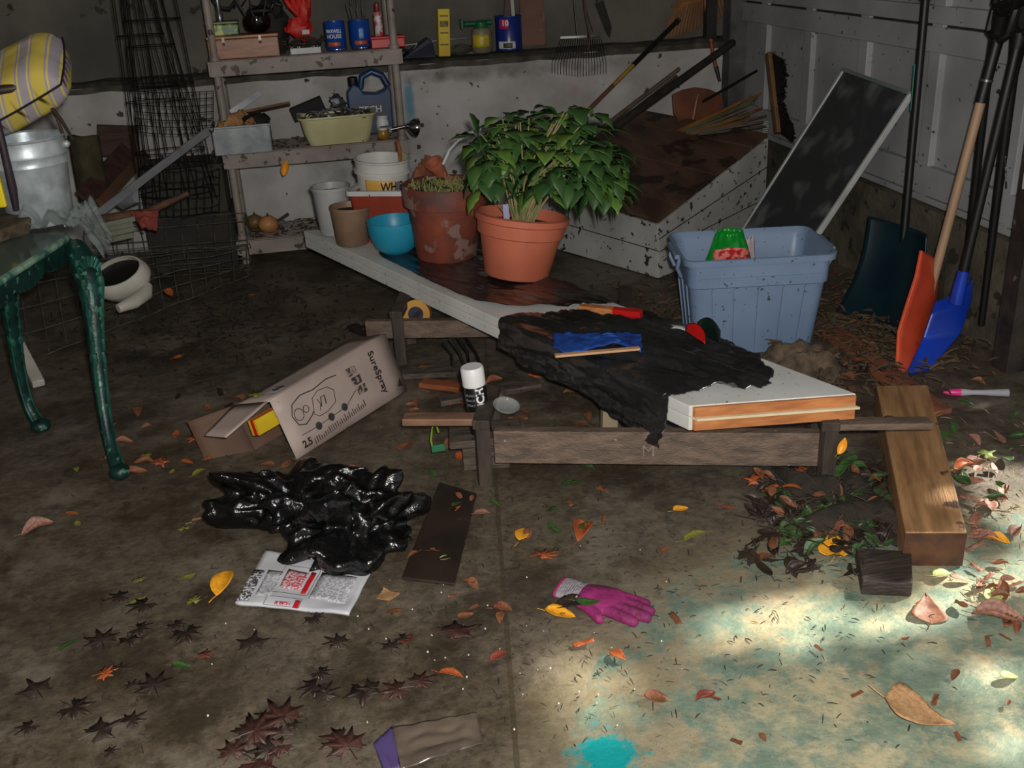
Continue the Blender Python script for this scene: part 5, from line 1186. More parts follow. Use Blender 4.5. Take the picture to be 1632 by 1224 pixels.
# ================================================================== green cast metal table at the left
green_m = pm('green_cast_metal', S(22,62,56), S(12,34,32), 14, .42, metal=.2, spots=S(70,120,100), spot_scale=40, spot_at=.62, bump=.3)
f1 = fl(192, 762, 0); f2 = fl(66, 686, 0)
t = thing('patio_table', 'dark green cast metal table with curved ornate legs and glass top at the left', 'table', (f1+f2)/2)
TZ = .69
K1 = fl(112, 370, TZ); K2 = fl(4, 438, TZ-.0)
K2 = K1+(K2-K1)*1.25; away = V((-(K2-K1).normalized().y, (K2-K1).normalized().x, 0)); 
if away.x > 0: away = -away
K0 = K1+away*.62; K3 = K2+away*.62
def rounded(poly, r=.05, n=5):
    out = []; N_ = len(poly)
    for i in range(N_):
        p, a, b = poly[i], poly[i-1], poly[(i+1) % N_]; pa = p+(a-p).normalized()*r; pb_ = p+(b-p).normalized()*r
        for k in range(n+1): u = k/n; out.append(pa*(1-u)**2+p*2*u*(1-u)+pb_*u*u)
    return out
poly = rounded([K1, K2, K3, K0])
def up3(q, dz): return q+V((0,0,dz))
mb = MB()
mb.tube([up3(q, -.012) for q in poly], .011, 8, closed=True); mb.build('top_frame', pm('pale_green_edge', S(132,158,138), S(40,92,78), 24, .4, contrast=.1), t)
glass = bpy.data.materials.new('smoky_glass'); nt, N, L, P = nodes(glass); P.inputs['Base Color'].default_value = S(90,108,98); P.inputs['Roughness'].default_value = .12; P.inputs['Alpha'].default_value = .7
MB().solid([up3(q, 0) for q in rounded([K1, K2, K3, K0], .045)], [up3(q, -.006) for q in rounded([K1, K2, K3, K0], .045)]).build('glass_top', glass, t)
def cabriole(kx, foot, outv):
    outv = V(outv).normalized(); base = V((foot.x, foot.y, 0)); topp = V((kx.x, kx.y, TZ-.03))
    prof = [(1.0, .06, .035), (.93, .14, .045), (.84, .17, .040), (.72, .145, .030), (.55, .115, .024), (.38, .085, .021), (.22, .07, .019), (.12, .075, .019), (.06, .10, .022), (.022, .125, .026)]
    pts = []; rs = []
    root = topp - outv*.06
    for f, o, r in prof:
        q = root.lerp(V((base.x, base.y, 0))-outv*.125, 1-f); pts.append(V((q.x, q.y, 0))+outv*o+V((0,0,(TZ-.03)*f))); rs.append(r)
    lp = MB(); lp.tube(pts, rs, 12); 
    lg = lp.build('leg', green_m, t, sub=1)
    mb = MB()
    side = outv.cross(V((0,0,1)))
    for sgn in (-1, 0, 1): mb.tube([p+side*(sgn*r*.72)+outv*(r*.78) for p, r in zip(pts, rs)], .0045, 5)
    for k in range(11): # knobby leaf relief down the upper leg
        f = k/8*3.2+.6; i = int(f); q = pts[i].lerp(pts[i+1], f-i); r = rs[i]
        for sgn in (-1, 1): mb.ball(q+side*(sgn*r*.55)+outv*(r*.62), .010+.004*sin(k*2.3), 8, sq=(1,1,1.6), wob=.5)
    # shell fan on the knee
    q = pts[1]
    for k in range(7):
        a = (k-3)*.32; mb.tube([q+outv*.047+V((0,0,-.035)), q+outv*.055+side*(.045*sin(a))+V((0,0,-.035+.065*cos(a)))], .006, 6)
    mb.build('relief', pm('pale_green_relief', S(44,100,86), S(18,58,50), 20, .35, metal=.3), lg)  # raised relief in a paler green than the leg
    MB().ball(pts[-1]+outv*.005+V((0,0,.006)), .030, 14, sq=(1.1,1.1,.85)).build('foot', green_m, lg)
    return pts
cabriole(K1+V((0,-.0,0)), f1, (f1-K1).to_2d().to_3d()+V((.2,-.12,0)))
cabriole(V((f2.x-.05, f2.y+.03, 0)), f2, V((.5,-.6,0)))
cabriole(K3, V((K3.x-.05, K3.y, 0)), (-1,.2,0))
# apron with ornament
mb = MB()
for a, b in ((K1, K2), (K1, K0)):
    for k in range(24):
        f = k/24; q = a.lerp(b, f); r = a.lerp(b, f+1/24); h1 = .045+.02*abs(sin(f*9)); mb.solid([up3(q,-.02), up3(r,-.02), up3(r,-.02-h1), up3(q,-.02-h1)], [up3(q,-.02)+away*.008, up3(r,-.02)+away*.008, up3(r,-.02-h1)+away*.008, up3(q,-.02-h1)+away*.008])
mb.build('apron', green_m, t)
# things on the table
ZT = TZ+.002
q = fl(18, 368, TZ+.03)
ap = V((q.x-.03, q.y+.02, ZT))
mbk = MB(); mbk.solid([ap+V((-.16,.14,.045)), ap+V((.03,.16,.05)), ap+V((.085,.04,.05)), ap+V((.0,-.06,.04)), ap+V((-.2,-.05,.04))], [ap+V((-.16,.14,0)), ap+V((.03,.14,0)), ap+V((.07,.03,0)), ap+V((.0,-.05,0)), ap+V((-.2,-.05,0))])
tag(mbk.build('bark_slab', pm('bark_slab', S(92,84,58), S(52,38,30), 18, .85, bump=.8), bevel=.01), 'rough slab of bark lying on the green table', 'wood')
q = fl(95, 345, TZ+.03)
clr = bpy.data.materials.new('clear_film'); nt, N, L, P = nodes(clr); P.inputs['Base Color'].default_value = S(150,160,160); P.inputs['Roughness'].default_value = .15; P.inputs['Alpha'].default_value = .32; P.inputs['Specular IOR Level'].default_value = .8
mb = MB(); mb.grid(lambda u, v: V((q.x-.13+.26*u, q.y-.10+.26*v, ZT+.004+.10*abs(noise.noise(V((u*3.1,v*3.1,4))))+.04*abs(noise.noise(V((u*8,v*8,1))))-(.11*max(0, u-.78)/.22)*1.0)), 40, 34)
tag(mb.build('clear_bag', clr, thick=.001), 'crumpled clear plastic bag on the corner of the green table, drooping over the edge', 'plastic bag')
# galvanised bucket with ribs, standing behind the table on the boards
p = aty(62, 330, 3.50); p.z = TZ+.004; p.x -= .0
bcx = (K1+away*.36); bc = V((aty(62, 326, bcx.y+.10).x, bcx.y+.10, ZT))
galv = pm('galvanised_metal', S(196,204,208), S(150,160,164), 16, .40, metal=.35, bump=.08)
t = thing('galvanised_bucket', 'tall ribbed galvanised metal bucket standing on the green table under the striped cushion', 'bucket', bc)
M = potM(bc, 0, 0, 0)
hB = .275; R1_ = .098; R2_ = .122
MB(M).lathe([(R1_,0),(R1_+.002,.004),(R1_+.017,hB*.68),(R1_+.022,hB*.70),(R1_+.019,hB*.73),(R1_+.021,hB*.79),(R1_+.026,hB*.81),(R1_+.022,hB*.84),(R2_,hB*.98),(R2_+.006,hB),(R2_+.002,hB+.005),(R2_-.004,hB),(R1_-.006,.01),(0,.006)], n=64).build('bucket_body', galv, t)
hd = MB(); 
pts = [M @ V((R2_*cos(a)*1.0, -.02*sin(a), hB-.01+.20*sin(a))) for a in [pi*k/18 for k in range(19)]]
MB().tube(pts, .005, 8).build('handle', pm('dark_leather', S(64,46,40), S(40,28,24), 10, .5), t)
MB().ball(M @ V((R2_+.004, -.0, hB-.03)), .012, 10).build('lug', galv, t)
# striped cushion resting on the bucket
cz = bc.z+hB+.01
cc_ = aty(29, 136, bc.y+.02); cM = Matrix.Translation((cc_.x, bc.y+.03, cc_.z)) @ Euler((radians(30), radians(-24), radians(-10))).to_matrix().to_4x4()
strp = bpy.data.materials.new('striped_cloth'); nt, N, L, P = nodes(strp); tcn = N.new('ShaderNodeTexCoord'); wv = N.new('ShaderNodeTexWave'); wv.inputs['Scale'].default_value = 3.4; wv.inputs['Distortion'].default_value = 1.6; wv.inputs['Detail'].default_value = 1; wv.inputs['Detail Scale'].default_value = .6; L.new(tcn.outputs['Object'], wv.inputs[0])
rp = N.new('ShaderNodeValToRGB'); rp.color_ramp.interpolation = 'CONSTANT'; el = rp.color_ramp.elements; el[0].position = 0; el[0].color = S(190,170,76); el[1].position = .42; el[1].color = S(150,140,158); e_ = el.new(.62); e_.color = S(196,180,96); e_ = el.new(.8); e_.color = S(150,142,150); L.new(wv.outputs[0], rp.inputs[0]); L.new(rp.outputs[0], P.inputs['Base Color']); P.inputs['Roughness'].default_value = .85
mb = MB(cM)
def cush(s_):
    def f(u, v):
        a, b = 2*u-1, 2*v-1; e = (1-abs(a)**5)*(1-abs(b)**5); return V((a*.175*(1-.06*b*b), b*.14*(1-.06*a*a), s_*(.085*e**.5+.004*noise.noise(V((a*4,b*4,s_))))))
    return f
mb.grid(cush(1), 28, 24); mb.grid(cush(-1), 28, 24)
t = tag(mb.build('striped_cushion', strp), 'yellow and mauve striped cushion resting on top of the galvanised bucket', 'cushion')
mb = MB(cM); ring = [V(((2*u-1)*.175*(1-.06*(2*v-1)**2), (2*v-1)*.14*(1-.06*(2*u-1)**2), 0)) for u, v in [(k/14, 0) for k in range(14)]+[(1, k/14) for k in range(14)]+[(1-k/14, 1) for k in range(14)]+[(0, 1-k/14) for k in range(14)]]
mb.tube(ring, .004, 6, closed=True); pi_ = mb.build('piping', pm('black_cord', S(24,22,22), S(16,14,14), 5, .7)); pi_.parent = t; pi_.matrix_parent_inverse = t.matrix_world.inverted(); 
for v_ in pi_.data.vertices: v_.co = v_.co + (V(pi_.location)-V(t.location))
pi_.location = (0,0,0); pi_.matrix_parent_inverse = Matrix.Identity(4)
# curved dark wooden / leather handle leaning across
pts = [aty(-20, 146, bc.y-.10), aty(20, 141, bc.y-.10), aty(45, 134, bc.y-.09), aty(70, 155, bc.y-.07), aty(98, 192, bc.y-.05), aty(116, 222, bc.y-.0)]
tag(MB().tube(pts, [.014,.015,.013,.007,.006,.005], 10).build('curved_handle', pm('dark_leather', S(0,0,0))), 'dark brown curved handle crossing in front of the striped cushion', 'handle')
pts = [aty(-6, 190, bc.y-.14), aty(4, 230, bc.y-.14), aty(20, 300, bc.y-.13), aty(26, 335, bc.y-.12)]
tag(MB().tube(pts, [.012,.012,.014,.010], 10).build('dark_strap', pm('purple_black', S(50,36,48), S(32,24,34), 10, .5)), 'dark purple strap hanging in front of the galvanised bucket', 'strap')
pts = fl(0, 300, TZ+.1); tag(MB().box(aty(-6, 290, bc.y-.16), (.03,.02,.16)).build('yellow_tool', pm('bright_yellow', S(226,206,20), S(206,180,20), 5, .4), bevel=.006), 'bright yellow edge of a tool at the left border beside the bucket', 'tool')
# ================================================================== wire cages and fencing
random.seed(51)
def cage(px0, px1, py_top, py_bot, Y, nw, rings, label, lean=0, conv=.35):
    b0, b1 = aty(px0, py_bot, Y), aty(px1, py_bot, Y); t0 = aty(px0, py_top, Y); zc_t = t0.z; zc_b = b0.z
    c0 = (b0.x+b1.x)/2; r = abs(b1.x-b0.x)/2; t = thing('tomato_cage', label, 'wire cage', V((c0, Y, zc_b)))
    def P_(a, f):
        rr = r*(1-f*(1-conv)); return V((c0+lean*f+rr*cos(a), Y+rr*.5*sin(a), zc_b+(zc_t-zc_b)*f))
    mb = MB()
    for k in range(nw):
        a = 2*pi*k/nw+.3; mb.tube([P_(a, 0), P_(a+.06, .5), P_(a, 1.0)], .0021, 4)
    mb.build('upright_wires', steel_wire, t)
    for f in rings: MB().tube([P_(2*pi*k/20, f) for k in range(20)], .0021, 4, closed=True).build('ring', steel_wire, t)
cage(214, 330, -40, 250, 5.12, 9, (.02,.38,.62,.95), 'wire plant cage nearest the rack post, its wires drawn together upward', lean=.0, conv=.45)
cage(222, 350, -60, 330, 5.04, 8, (.05,.45,.72,.97), 'wire plant cage reaching lowest among the nested cages by the rack', lean=-.05, conv=.4)
cage(228, 345, -40, 300, 5.20, 8, (.1,.5,.8), 'wire plant cage furthest back among the nested cages by the rack', lean=.01, conv=.7)
fence_m = pm('weathered_fence_wire', S(104,104,92), S(66,66,58), 30, .55, metal=.3)
def mesh_panel(fn, nu, nv, name, label, r=.0018, cat='wire fencing'):
    mb = MB()
    for i in range(nu+1): mb.tube([fn(i/nu, j/12) for j in range(13)], r, 4)
    for j in range(nv+1): mb.tube([fn(i/16, j/nv) for i in range(17)], r, 4)
    return tag(mb.build(name, fence_m if name == 'wire_fencing' else steel_wire), label, cat)
mesh_panel(lambda u, v: V((aty(215+125*u, 145+65*v, 5.0).x, 5.0-.07*sin(pi*u), aty(215+125*u, 145+65*v, 5.0).z)), 12, 6, 'wire_mesh', 'small square welded mesh standing in front of the plant cages')
mesh_panel(lambda u, v: V((aty(222+128*u, 268+70*v, 4.95).x, 4.95-.08*sin(pi*u)+.03*noise.noise(V((u*3,v*3,1))), aty(222+128*u, 268+70*v+8*noise.noise(V((u*4,v*4,2))), 4.95).z)), 11, 5, 'wire_mesh', 'bent square wire mesh lower down beside the rack post')
def lying(u, v):
    a = fl(20, 585, .02).lerp(fl(395, 440, .06), u); b = fl(10, 420, .16).lerp(fl(400, 395, .10), u); q = a.lerp(b, v); q.z += .16*sin(pi*v)*(1-.5*u)+.02*noise.noise(V((u*5, v*4, 1))); return q
mesh_panel(lying, 15, 8, 'wire_fencing', 'large sagging roll of green grey wire fencing on the floor beside the table', r=.0021)
mesh_panel(lambda u, v: (lambda q: V((q.x, q.y, max(.01, .15+.14*sin(2*pi*v)))))(fl(150, 420, .1).lerp(fl(400, 400, .1), u)+V((0,.16*cos(2*pi*v),0))), 10, 9, 'wire_fencing', 'rolled wire fencing lying on the floor in front of the rack foot', r=.002)
# ================================================================== heap of boards and sticks in the back left
def heap(name, label, cat, p0, p1, w_, h_, m_, y0_, y1_, upv=(0,1,0)):
    return tag(MB().bar(aty(p0[0], p0[1], y0_), aty(p1[0], p1[1], y1_), w_, h_, up=upv).build(name, m_, bevel=.002), label, cat)
dk = pm('dark_red_board', S(78,48,38), S(48,32,28), 5, .7, bump=.4, stretch=(1,5,5))
heap('board', 'broad dark red brown board standing at the back left wall, top end squared', 'board', (188, 200), (188, 250), .20, .02, dk, 5.66, 5.58)
heap('board', 'long dark board slanting up left of the wire cages', 'board', (135, 318), (205, 240), .10, .02, dk, 5.0, 5.5)
heap('board', 'narrower dark board slanting beside the long one', 'board', (160, 325), (232, 245), .05, .02, pm('brown_board2', S(96,66,48), S(60,42,34), 6, .7), 4.95, 5.45)
mb = MB(); mb.grid(lambda u, v: (lambda q: q+V((0,-.05*sin(pi*u),0)))(aty(112+42*u+18*v, 215+105*v, 5.2)), 10, 10)
tag(mb.build('burlap_sack', pm('olive_sack', S(70,64,42), S(46,42,30), 14, .9, bump=.6), thick=.03), 'olive brown sacking slumped at the wall behind the bucket', 'sack')
# dark crate behind the cages
p = aty(285, 230, 5.45)
t = thing('garden_crate', 'dark green brown crate of rubbish behind the wire cages', 'crate', V((p.x, 5.42, .0)))
MB().box(V((p.x, 5.45, .40)), (.40,.30,.24)).build('crate_body', pm('dark_olive', S(50,50,40), S(34,34,28), 8, .8), t, bevel=.004)
random.seed(61); mb = MB()
for i in range(40):
    q = V((p.x+random.uniform(-.2,.2), 5.4+random.uniform(-.12,.1), .51)); mb.tube([q, q+V((random.uniform(-.05,.05), random.uniform(-.05,.02), random.uniform(0,.06)))], .005, 5)
tag(mb.build('rubbish', pm('dark_twigs', S(0,0,0)), t), kind='stuff')
MB().box(V((p.x, 5.45, .14)), (.42,.32,.28)).build('lower_box', pm('dark_box', S(44,38,34), S(30,27,25), 8, .8), t)
heap('metal_conduit', 'long pale metal strip slanting up across the wire cages', 'pole', (150, 345), (332, 208), .035, .012, pm('pale_conduit', S(150,152,156), S(116,118,122), 8, .4, metal=.4), 4.6, 4.98, upv=(0,1,.3))
mb = MB(); mb.solid([aty(176,322,4.75), aty(218,288,4.85), aty(222,322,4.8), aty(196,334,4.72)], [aty(176,322,4.75)+V((0,.012,-.004)), aty(218,288,4.85)+V((0,.012,-.004)), aty(222,322,4.8)+V((0,.012,-.004)), aty(196,334,4.72)+V((0,.012,-.004))])
tag(mb.build('metal_sheet', pm('pale_conduit', S(0,0,0))), 'triangular pale grey sheet scrap at the foot of the slanting strip', 'sheet')
pts = [aty(148,352,4.6), aty(190,345,4.62), aty(235,338,4.64), aty(270,322,4.66), aty(300,308,4.68)]
tag(MB().tube(pts, [.022,.02,.018,.016,.012], 9).build('branch', pm('branch_bark', S(96,66,44), S(62,44,32), 14, .75, bump=.6)), 'thick brown branch lying across the wire fencing', 'branch')
mb = MB(); mb.grid(lambda u, v: (lambda q: q+V((0,-.02*sin(pi*u)-.01*noise.noise(V((u*7,v*6,1))),0)))(aty(208+44*u*(1-.35*v)+14*v, 335+ (22+10*u)*v+(9*noise.noise(V((u*3,7,v*3)))), 4.58)), 14, 14)
tag(mb.build('red_rag', pm('dull_red_rag', S(142,62,52), S(100,44,38), 12, .85, bump=.5), thick=.012), 'dull red rag hanging over the brown branch', 'rag')
t = None
for i, (x0, y0_, x1, y1_) in enumerate(((150,362,215,348),(150,370,212,356),(150,379,214,364),(150,388,212,374))):
    heap('slat', 'pale grey green slat in the small stack under the brown branch', 'slat', (x0, y0_), (x1, y1_), .022, .018, pm('grey_green_slat', S(116,116,100), S(84,86,72), 8, .7), 4.45+.02*i, 4.5+.02*i)
for o in [o for o in col.objects if o.name.startswith('slat')]: o['group'] = 'small stack of slats'
# white plastic jug
p = fl(196, 470, .02); p = V((aty(196, 450, 4.35).x, 4.35, .0)); zc = aty(196, 450, 4.35).z
t = thing('plastic_jug', 'white plastic jug with a big dark opening caught in the wire fencing on the floor', 'jug', V((p.x, 4.35, max(0, zc-.09))))
Mj = Matrix.Translation((p.x, 4.35, zc)) @ Euler((radians(62), radians(-14), radians(8))).to_matrix().to_4x4()
wj = pm('dirty_white_plastic', S(200,196,186), S(170,164,154), 6, .4)
Mj = Matrix.Translation((p.x, 4.35, zc+.01)) @ Euler((radians(30), radians(-14), radians(0))).to_matrix().to_4x4()
mb = MB(Mj); mb.lathe([(.0,-.075),(.06,-.072),(.10,-.045),(.122,.0),(.118,.035),(.106,.055),(.098,.056),(.105,.03),(.10,-.02),(.05,-.05),(.0,-.055)], n=40, sx=1.0, sy=.75, cap0=False); mb.build('jug_body', wj, t)
MB(Mj).lathe([(0,.030),(.103,.032)], n=30, sx=1.0, sy=.75, cap0=False).build('inside_shade', black_rubber, t)  # black disc painted in as the shade inside the jug
MB().tube([aty(236, 455, 4.32), aty(232, 468, 4.28), aty(212, 482, 4.22), aty(188, 492, 4.18)], [.018,.03,.028,.018], 12, ).build('spout', wj, t)
a = aty(26, 540, 4.12); 
A0 = fl(62, 612, .02); B0 = V((-1.28, 4.12, .10))
tag(MB().bar(A0, aty(22, 536, 4.15), .045, .03).build('plastic_strip', wj, bevel=.004), 'white plastic strip lying behind the table leg', 'strip')
# pinkish thing under the table, and tin
p = fl(48, 425, .3)
if False: tag(MB().box(aty(55, 424, 4.3), (.10,.03,.04)).build('red_label_tube', pm('dull_red', S(0,0,0)), bevel=.008), 'dull red tube seen just under the table top', 'tube')
# ================================================================== fallen leaves
random.seed(77)
def leaf_mesh(kind, seed, L_=1.0):
    random.seed(seed); mb = MB()
    curl = random.uniform(.1,.35) if kind != 'maple' else random.uniform(.0,.12)
    if kind == 'oval':
        n, m_ = 10, 6; W = random.uniform(.42,.6)
        def f(u, v):
            x = u; w_ = W*.5*(sin(pi*min(1, u**.85))**.8)*(1-.25*u); b = (2*v-1); z = curl*(b*b*w_*1.2)+.10*sin(u*3+seed)+.03*noise.noise(V((u*4,b*3,seed))); return V((x-.5, b*w_, z+.02))
        mb.grid(f, n, m_)
        mb.tube([V((-.5,0,.03)), V((-.62,.02,.05)), V((-.78,.06,.04))], .012, 4)
    elif kind == 'maple':
        lob = random.choice((5,7)); pts = [V((0,0,.03))]; N_ = lob*2+1; ang = []
        for k in range(lob):
            a = radians(-128+256*k/(lob-1)); ln = .62*(1-.38*abs(k-(lob-1)/2)/((lob-1)/2)**1.0)
            for da, r in ((-.24,.30),(-.13,ln*.72),(0,ln),(.13,ln*.72),(.24,.30)):
                aa = a+da; z = .02+curl*.5*(r/.6)**2*(.6+.4*sin(3*aa+seed)); pts.append(V((r*cos(aa), r*sin(aa), z)))
        M_ = len(pts)-1; mb.add(pts, [(0, i, i+1) for i in range(1, M_)])
        mb.tube([V((0,0,.03)), V((-.2,.02,.05)), V((-.45,.05,.03))], .010, 4)
    elif kind == 'heart':
        n, m_ = 12, 8
        def f(u, v):
            b = 2*v-1; prof = [0,.34,.50,.54,.52,.47,.41,.34,.26,.19,.12,.06,0]; w_ = prof[min(12, int(round(u*12)))]*.9
            return V((u-.5-.06*abs(b)*(1-u)*2, b*w_, .03+curl*.5*b*b*w_+.05*sin(u*5+seed)+.03*noise.noise(V((u*5,b*4,seed)))))
        mb.grid(f, n, m_); mb.tube([V((-.48,0,.04)), V((-.65,.05,.05)), V((-.9,.16,.10))], .011, 4)
    elif kind == 'curled':
        def f(u, v):
            b = 2*v-1; w_ = .30*sin(pi*min(1, u*.98+.01))**.7; a = b*1.5; return V((u-.5, w_*sin(a)*.8, w_*(1-cos(a))*.9+.02+.05*sin(u*6+seed)))
        mb.grid(f, 10, 8); mb.tube([V((-.5,0,.03)), V((-.7,.05,.03))], .011, 4)
    else: # shred
        def f(u, v):
            b = 2*v-1; return V((u-.5, b*.16*(1+.5*noise.noise(V((u*6,seed,0)))), .02+.12*noise.noise(V((u*3,b,seed)))+.05))
        mb.grid(f, 7, 3)
    o = mb.build('fallen_leaf', wood_dark, loc=(0,0,0), thick=0); me = o.data; bpy.data.objects.remove(o)
    bm = bmesh.new(); bm.from_mesh(me); bmesh.ops.solidify(bm, geom=bm.faces[:], thickness=.012); bm.to_mesh(me); bm.free()
    for p in me.polygons: p.use_smooth = True
    return me
LM = {k: [leaf_mesh(k, 10*i+j) for j in range(4)] for i, k in enumerate(('oval','maple','heart','curled','shred'))}
LC = {'yellow': pm('leaf_yellow', S(232,168,40), S(214,140,30), 9, .5, spots=S(150,90,30), spot_scale=60, spot_at=.66),
 'orange': pm('leaf_orange', S(180,94,46), S(142,68,34), 12, .55), 'brown': pm('leaf_brown', S(136,84,54), S(96,58,40), 12, .6),
 'dark': pm('leaf_dark', S(52,38,30), S(34,25,20), 14, .55), 'red': pm('leaf_red', S(128,58,42), S(96,46,36), 12, .55), 'green': pm('leaf_green', S(62,92,40), S(40,66,34), 12, .5),
 'olive': pm('leaf_olive', S(132,130,50), S(96,96,44), 12, .55), 'tan': pm('leaf_tan', S(192,150,104), S(160,118,80), 12, .6, bump=.3), 'pale': pm('leaf_pale_green', S(178,188,110), S(146,160,92), 12, .55), 'pinkish': pm('leaf_pinkish', S(156,108,88), S(110,74,64), 12, .6), 'deepred': pm('leaf_deep_red', S(76,42,34), S(50,30,26), 12, .55)}
LCACHE = {}
def put_leaf(p, kind, colr, size, rz=None, label=None, group=None, tilt=12, seed=None, name='fallen_leaf'):
    me0 = LM[kind][(seed if seed is not None else random.randrange(4)) % 4]; key = (me0.name, colr)
    if key not in LCACHE: m_ = me0.copy(); m_.materials.clear(); m_.materials.append(LC[colr]); LCACHE[key] = m_
    o = bpy.data.objects.new(name, LCACHE[key]); col.objects.link(o); o.location = p; o.scale = (size,)*3
    o.rotation_euler = (radians(random.uniform(-tilt, tilt)), radians(random.uniform(-tilt, tilt)), rz if rz is not None else random.uniform(0, 6.28))
    return tag(o, label, 'leaf', group)
# leaves that stand out one by one: pixel, kind, colour, length, turn, words
SPECIAL = [
 (832,853,'oval','yellow',.075,1.1,'bright yellow oval leaf lying beside the floor joint, right of the sodden board'),
 (358,932,'oval','yellow',.11,1.25,'long orange yellow leaf standing by the left edge of the printed paper'),
 (616,948,'heart','tan',.062,1.7,'pale golden heart shaped leaf just right of the printed paper'),
 (712,815,'oval','orange',.085,.1,'orange leaf on the sodden dark board right of the trash bag'),
 (768,820,'oval','pinkish',.05,-.3,'small pinkish leaf right of the sodden board, against the joint'),
 (865,886,'maple','orange',.085,.4,'wet orange brown maple leaf below the bright yellow oval leaf'),
 (928,848,'curled','orange',.11,1.1,'rolled reddish orange leaf right of the bright yellow oval leaf'),
 (893,978,'oval','yellow',.075,-.5,'yellow orange leaf tucked under the cuff of the pink glove'),
 (915,968,'oval','dark',.10,-.3,'blackish leaf under the grey cuff of the pink glove'),
 (985,1047,'oval','orange',.05,-1.1,'small orange leaf standing just below the pink glove'),
 (930,1027,'shred','orange',.05,0,'broken orange leaf bits below the left of the pink glove'),
 (718,1078,'oval','orange',.06,-.5,'bright orange curled leaf left of the floor joint, above the wrapper'),
 (668,1087,'maple','deepred',.075,.3,'dark red maple leaf left of the bright orange curled leaf'),
 (725,1008,'maple','deepred',.12,.3,'large dark red wet leaf in the middle foreground left of the joint'),
 (650,1020,'oval','red',.055,1.2,'small red leaf left of the large dark red wet leaf'),
 (800,970,'oval','red',.045,0,'small red leaf on the floor joint left of the pink glove'),
 (795,1048,'oval','red',.05,.4,'small reddish leaf on the floor joint below the glove'),
 (1470,1140,'heart','tan',.125,-.6,'big pale brown leaf with long stalk at the lower right'),
 (1478,970,'heart','brown',.085,1.2,'reddish brown leaf with stalk below the end of the thick timber'),
 (1578,945,'heart','pale',.048,1.4,'small round pale green leaf right of the timber end'),
 (1608,1080,'oval','pale',.05,.1,'pale green leaf by the right edge, low down'),
 (1590,985,'curled','pinkish',.11,-.6,'crumpled pinkish brown leaf below the small round pale green leaf'),
 (1328,868,'heart','yellow',.085,1.2,'bright orange yellow leaf on the leaf heap left of the timber'),
 (1352,815,'heart','pinkish',.06,.6,'dusty pink leaf on the heap behind the bright orange yellow leaf'),
 (1365,822,'oval','tan',.055,0,'golden tan leaf on the heap close to the timber'),
 (1125,1112,'curled','red',.05,.3,'reddish curled leaf on the teal stained floor'),
 (1048,1113,'oval','brown',.06,-.2,'tan brown leaf right of the bright sunlit patch'),
 (1085,812,'oval','yellow',.05,.2,'small orange yellow leaf below the near trestle rail'),
 (1110,858,'oval','olive',.075,.05,'olive green leaf below the small orange yellow one'),
 (1160,808,'oval','orange',.045,-.1,'thin orange leaf right of the small orange yellow one'),
 (915,768,'oval','green',.055,0,'dark green leaf below the left part of the trestle rail'),
 (712,890,'oval','pale',.04,.2,'tiny pale green leaf on the edge of the sodden board'),
 (1590,862,'curled','yellow',.06,-1.0,'bent golden leaf right of the timber beam'),
 (1500,918,'oval','pale',.06,.2,'curled pale yellow green leaf against the timber end'),
 (1530,925,'oval','pinkish',.05,-.3,'pinkish leaf beside the timber end'),
 (1570,725,'maple','pale',.07,.2,'pale yellow green lobed leaf right of the timber, below the plastic tube'),
 (1535,745,'curled','orange',.07,.2,'curled orange brown leaf against the right side of the timber'),
 (1500,660,'oval','green',.06,.6,'green leaf lying by the end of the reddish plank'),
 (60,843,'curled','pinkish',.09,.4,'washed pink scrap of leaf at the left edge of the floor'),
 (115,820,'oval','orange',.04,-.1,'small orange leaf right of the washed pink scrap'),
 (265,880,'oval','pale',.0,0,None),
 (322,830,'oval','tan',.06,.5,'pale tan leaf on the floor between table foot and trash bag'),
 (318,755,'oval','olive',.05,.6,'yellow olive leaf in front of the cardboard box'),
 (220,957,'oval','olive',.045,.3,'yellowish leaf alone left of the printed paper'),
 (325,1045,'maple','red',.055,.2,'rusty red lobed leaf below the printed paper'),
 (165,1075,'maple','orange',.06,.1,'rusty orange lobed leaf at the lower left'),
 (110,1030,'oval','green',.045,.8,'dark green oval leaf at the lower left'),
 (290,1062,'oval','green',.045,0,'small dark green leaf below the rusty red lobed leaf'),
 (560,747,'oval','orange',.04,0,'small orange brown leaf right of the cardboard box'),
 (268,468,'curled','orange',.07,-1.0,'orange leaf hanging in the wire fencing right of the white jug'),
 (285,568,'oval','orange',.05,.6,'single orange leaf on the dark floor behind the box'),
 (402,470,'oval','yellow',.035,.2,'tiny yellow leaf on the dark floor below the rack foot'),
 (1425,1000,'shred','brown',.0,0,None),
]
for px, py, k, c_, sz, rz, lb in SPECIAL:
    if sz <= 0 or lb is None: continue
    p = fl(px, py, .006); p.z = .008
    if (px, py) == (268,468): p = aty(268, 468, 4.25)
    put_leaf(p, k, c_, sz, rz, lb)
for px, py, z_, k, c_, sz, rz, lb in ((1340,710,.20,'curled','yellow',.05,1.2,'orange leaf stuck upright on the right leg of the near trestle'), (455,268,.0,'curled','yellow',.08,1.5,'dead ochre leaf dangling from the front of the middle shelf'), (937,958,.05,'oval','green',.06,-.2,'dark green leaf lying on the pink glove'), (405,630,.21,'maple','olive',.06,.8,'yellow olive leaf lying on top of the cardboard box')):
    if px == 455: p = aty(px, py, YF-.02)
    else: p = fl(px, py, z_)
    o = put_leaf(p, k, c_, sz, rz, lb)
    if px in (455, 1340): o.rotation_euler = (radians(80), radians(-70), 0)
